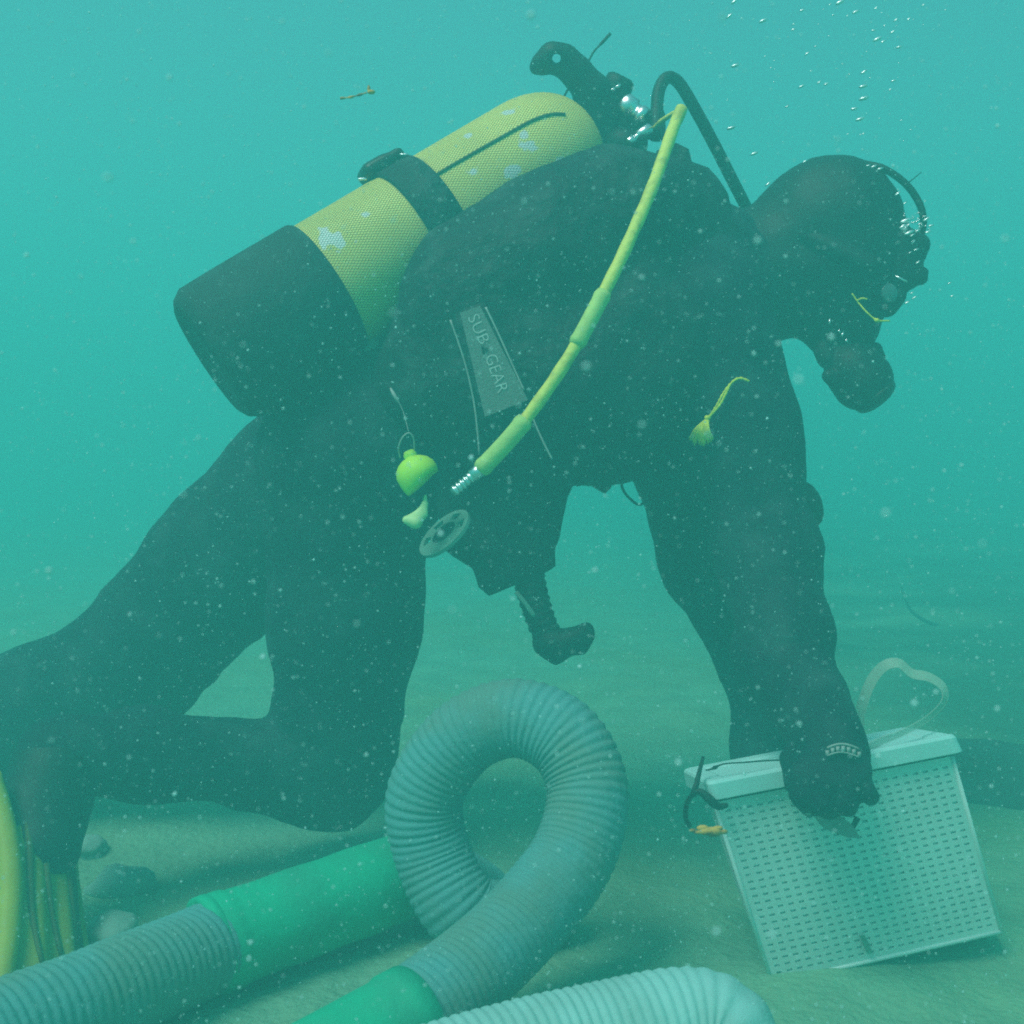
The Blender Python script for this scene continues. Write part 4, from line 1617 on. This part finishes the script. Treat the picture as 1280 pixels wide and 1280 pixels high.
def build_loop_hose():
    root = empty("loop_hose", P(560, 1220, 1.3))
    finish(root, "grey corrugated hose standing in an upright loop with a green cuff", "hose")
    pts = [(690, 1190, 1.56), (630, 1172, 1.50), (578, 1138, 1.475), (540, 1066, 1.49), (532, 994, 1.49), (574, 926, 1.48), (640, 898, 1.465), (704, 922, 1.445), (735, 985, 1.42),
           (716, 1068, 1.385), (662, 1142, 1.34), (590, 1212, 1.27), (506, 1278, 1.20)]
    w = z_fix([P(*p) for p in pts], HR)
    ribbed_hose("corrugated_hose", w, 0.0485, 0.0098, 0.0021, M['hose_grey'], root)
    a = w[-1]
    t = (w[-1] - w[-2]).normalized()
    t = (P(400, 1338, 1.13) - a).normalized()
    mb = MB()
    lathe(mb, a - t * 0.012, t, [(0, 0.046), (0, 0.0525), (0.022, 0.0525), (0.026, 0.050), (0.09, 0.0495), (0.22, 0.049), (0.22, 0.045)], 40)
    mb.build("green_cuff", M['green'], root)
build_loop_hose()

def build_front_hose():
    pts = [(180, 1490, 0.98), (420, 1408, 1.04), (590, 1352, 1.09), (740, 1312, 1.13), (840, 1292, 1.15), (893, 1300, 1.15), (908, 1345, 1.13), (900, 1440, 1.08)]
    w = z_fix([P(*p) for p in pts], 0.06)
    o = ribbed_hose("foreground_hose", w, 0.060, 0.0098, 0.0022, M['hose_lit'], None, sides=36)
    finish(o, "corrugated hose, coloured paler as lit, bending at the bottom edge, nearest the camera", "hose")
build_front_hose()

# ================================================================== STONES, SHADOW MOUND, DEBRIS
def rock_mesh(name, c, r, flat, seed, material, parent=None, label=None, cat=None, group=None, sub=3):
    bm = bmesh.new()
    bmesh.ops.create_icosphere(bm, subdivisions=sub, radius=1.0)
    co = np.array([tuple(v.co) for v in bm.verts])
    d = 1 + 0.5 * fbm(co * 1.3 + seed * 7.3, 3)
    for v, k in zip(bm.verts, d):
        v.co = Vector((v.co.x * r[0], v.co.y * r[1], v.co.z * r[2])) * float(k)
    me = bpy.data.meshes.new(name)
    bm.to_mesh(me); bm.free()
    me.polygons.foreach_set("use_smooth", [True] * len(me.polygons))
    me.materials.append(material)
    o = bpy.data.objects.new(name, me)
    COL.objects.link(o)
    o.location = c
    o.rotation_euler = (0, 0, seed * 1.7)
    finish(o, label, cat, group)
    return o

def ground(px, py):
    o = Vector(cam.location)
    d = (P(px, py, 1.0) - o).normalized()
    loc, *_ = SAND_BVH.ray_cast(o, d)
    return loc

STONES = [(112, 1064, 0.034, "pale pointed stone beside the fin, farthest of the three"),
          (152, 1112, 0.046, "pale rounded stone right of the swim fin, largest of the three"),
          (138, 1172, 0.042, "pale round stone just behind the grey hose")]
for i, (x, y, r, lab) in enumerate(STONES):
    g = ground(x, y)
    rock_mesh("stone", g + Vector((0, 0, r * 0.15)), (r, r * 0.8, r * 0.55), 0.6, i + 1, M['stone'], label=lab, cat="stone", group="pale stones by the fin")

g = ground(1215, 985)  # low dark mound added in place of the cast shadow beside the basket
rock_mesh("shadow_mound", g + Vector((0.10, 0.05, 0.0)), (0.26, 0.20, 0.055), 0.5, 5, M['mound'],
          label="dark mound standing in for the shadow on the sand behind the basket's right side", cat="mound", sub=4)
def build_weed():
    mb = MB()
    b = ground(1172, 782)
    q, _ = spline([tuple(b), tuple(b - RIGHT * 0.05 + UP * 0.02), tuple(b - RIGHT * 0.10 + UP * 0.06), tuple(b - RIGHT * 0.13 + UP * 0.14)], 24)
    ribbon(mb, q, [0.016 * (1 - 0.7 * k / 23) for k in range(24)], UP, 0.003)
    o = mb.build("weed", M['mound'])
    finish(o, "thin dark curved weed stem on the far sand above the strap handle", "weed")
build_weed()

def build_debris():
    mb = MB()
    c = P(884, 1040, 1.15)
    for k in range(7):
        t = k / 6
        p = P(866 + 38 * t, 1038 + 3 * math.sin(k * 2.2), 1.15)
        r = 0.0016 + 0.0030 * math.exp(-((t - 0.55) / 0.22) ** 2) + 0.0008 * random.random()
        ellipsoid(mb, p, RIGHT * r * 2.2, AWAY * r, UP * r * (0.8 + 0.4 * random.random()), 10, 6)
    o = mb.build("weed_scrap", M['debris'])
    finish(o, "small orange scrap of weed drifting left of the basket", "weed scrap")
    mb = MB()
    q, _ = path([(425, 123, 1.2), (436, 122, 1.2), (448, 119, 1.2), (458, 116, 1.2)], 20)
    tube(mb, q, [0.0010 + 0.0004 * math.sin(k) for k in range(20)], 6)
    ellipsoid(mb, P(464, 115, 1.2), RIGHT * 0.0042, AWAY * 0.0028, UP * 0.0022, 10, 6)
    ellipsoid(mb, P(461, 111, 1.2), RIGHT * 0.0016, AWAY * 0.0012, UP * 0.0040, 8, 6)
    o = mb.build("drifting_fleck", M['debris'])
    finish(o, "tiny brown fleck with a pale tail drifting above the yellow tank", "fleck")
build_debris()

# ================================================================== SUSPENDED PARTICLES AND BUBBLES
def specks(name, pts, radii, material, label, cat, elong=None):
    oct_v = np.array([(1, 0, 0), (-1, 0, 0), (0, 1, 0), (0, -1, 0), (0, 0, 1), (0, 0, -1)], float)
    oct_f = np.array([(0, 2, 4), (2, 1, 4), (1, 3, 4), (3, 0, 4), (2, 0, 5), (1, 2, 5), (3, 1, 5), (0, 3, 5)])
    n = len(pts)
    V = np.empty((n, 6, 3))
    for i in range(n):
        s = RNG.uniform(0.6, 1.3, 3) * radii[i]
        R = np.array(Matrix.Rotation(RNG.uniform(0, 6.28), 3, Vector(RNG.normal(size=3)).normalized()))
        V[i] = (oct_v * s) @ R.T + pts[i]
    Fs = (oct_f[None] + (np.arange(n) * 6)[:, None, None]).reshape(-1, 3)
    o = mesh_obj(name, V.reshape(-1, 3), Fs, material)
    finish(o, label, cat, kind="stuff")
    return o

def build_snow():
    pts, rad = [], []
    N = 30000
    while len(pts) < N:
        d = 0.58 + 1.9 * RNG.rand()
        p = P(RNG.uniform(-260, 1540), RNG.uniform(-260, 1400), d)
        if p.z < 0.03:
            continue
        pts.append(tuple(p))
        rad.append(0.00036 + 0.0006 * RNG.rand() ** 2.6 + (0.0007 if RNG.rand() < 0.012 else 0))
    for _ in range(70):
        p = P(RNG.uniform(0, 1280), RNG.uniform(0, 1200), RNG.uniform(0.34, 0.6))
        pts.append(tuple(p)); rad.append(RNG.uniform(0.0006, 0.0014))
    specks("marine_snow", np.array(pts), rad, M['snow'], "fine pale particles drifting through the cloudy water", "particles")
build_snow()

def build_bubbles():
    mb = MB()
    def bub(px, py, d, r):
        tilt = random.uniform(0.2, 0.7)
        a = (RIGHT * math.cos(tilt) + UP * math.sin(tilt))
        b = (UP * math.cos(tilt) - RIGHT * math.sin(tilt))
        ellipsoid(mb, P(px, py, d), a * r * 1.9, AWAY * r * 1.0, b * r * 0.55, 10, 6)
    fixed = [(912, 20, 3.2), (954, 26, 3.2), (918, 2, 3), (1003, 13, 2.4), (919, 82, 3), (1050, 3, 3.4), (1070, 15, 3), (1097, 49, 3.2), (1104, 52, 2), (1095, 10, 2), (1116, 40, 2.4),
             (1124, 59, 2.6), (1120, 25, 2.4), (1009, 67, 2.4), (1002, 108, 2.4), (1080, 90, 2.6), (1079, 108, 3), (1080, 123, 3.6), (1068, 136, 2.8), (1075, 149, 3), (1033, 105, 2),
             (1024, 103, 1.8), (914, 160, 3.4), (943, 192, 2.8), (1117, 101, 2), (1136, 24, 2), (984, 133, 1.8), (1092, 38, 1.6), (992, 37, 1.8)]
    for (x, y, r) in fixed:
        bub(x, y, random.uniform(1.45, 1.8), PX(r, 1.6))
    for _ in range(60):
        bub(random.gauss(1050, 70), random.uniform(-20, 180), random.uniform(1.3, 2.0), PX(random.uniform(0.6, 1.3), 1.6))
    # froth at the mask
    for _ in range(46):
        x, y = random.gauss(1143, 12), random.gauss(282, 13)
        bub(x, y, random.uniform(1.66, 1.72), PX(random.uniform(0.8, 2.2), 1.7))
    for (x, y, r) in ((1132, 276, 4.5), (1136, 291, 4.0), (1128, 283, 3), (1158, 274, 3), (1122, 242, 2.6), (1092, 208, 2.4), (1100, 211, 2.2), (1085, 207, 1.6), (960, 230, 2.4), (1006, 202, 2),
                      (1160, 290, 2.6), (1164, 282, 2), (1134, 378, 2.2), (1143, 372, 2), (1140, 366, 1.6), (1187, 354, 1.6), (1190, 370, 1.6), (1147, 328, 2), (1145, 312, 2)):
        bub(x, y, 1.66, PX(r, 1.68))
    o = mb.build("air_bubbles", M['bubble'])
    finish(o, "silvery air bubbles rising from the diver's mask to the top edge", "bubbles", kind="stuff")
build_bubbles()
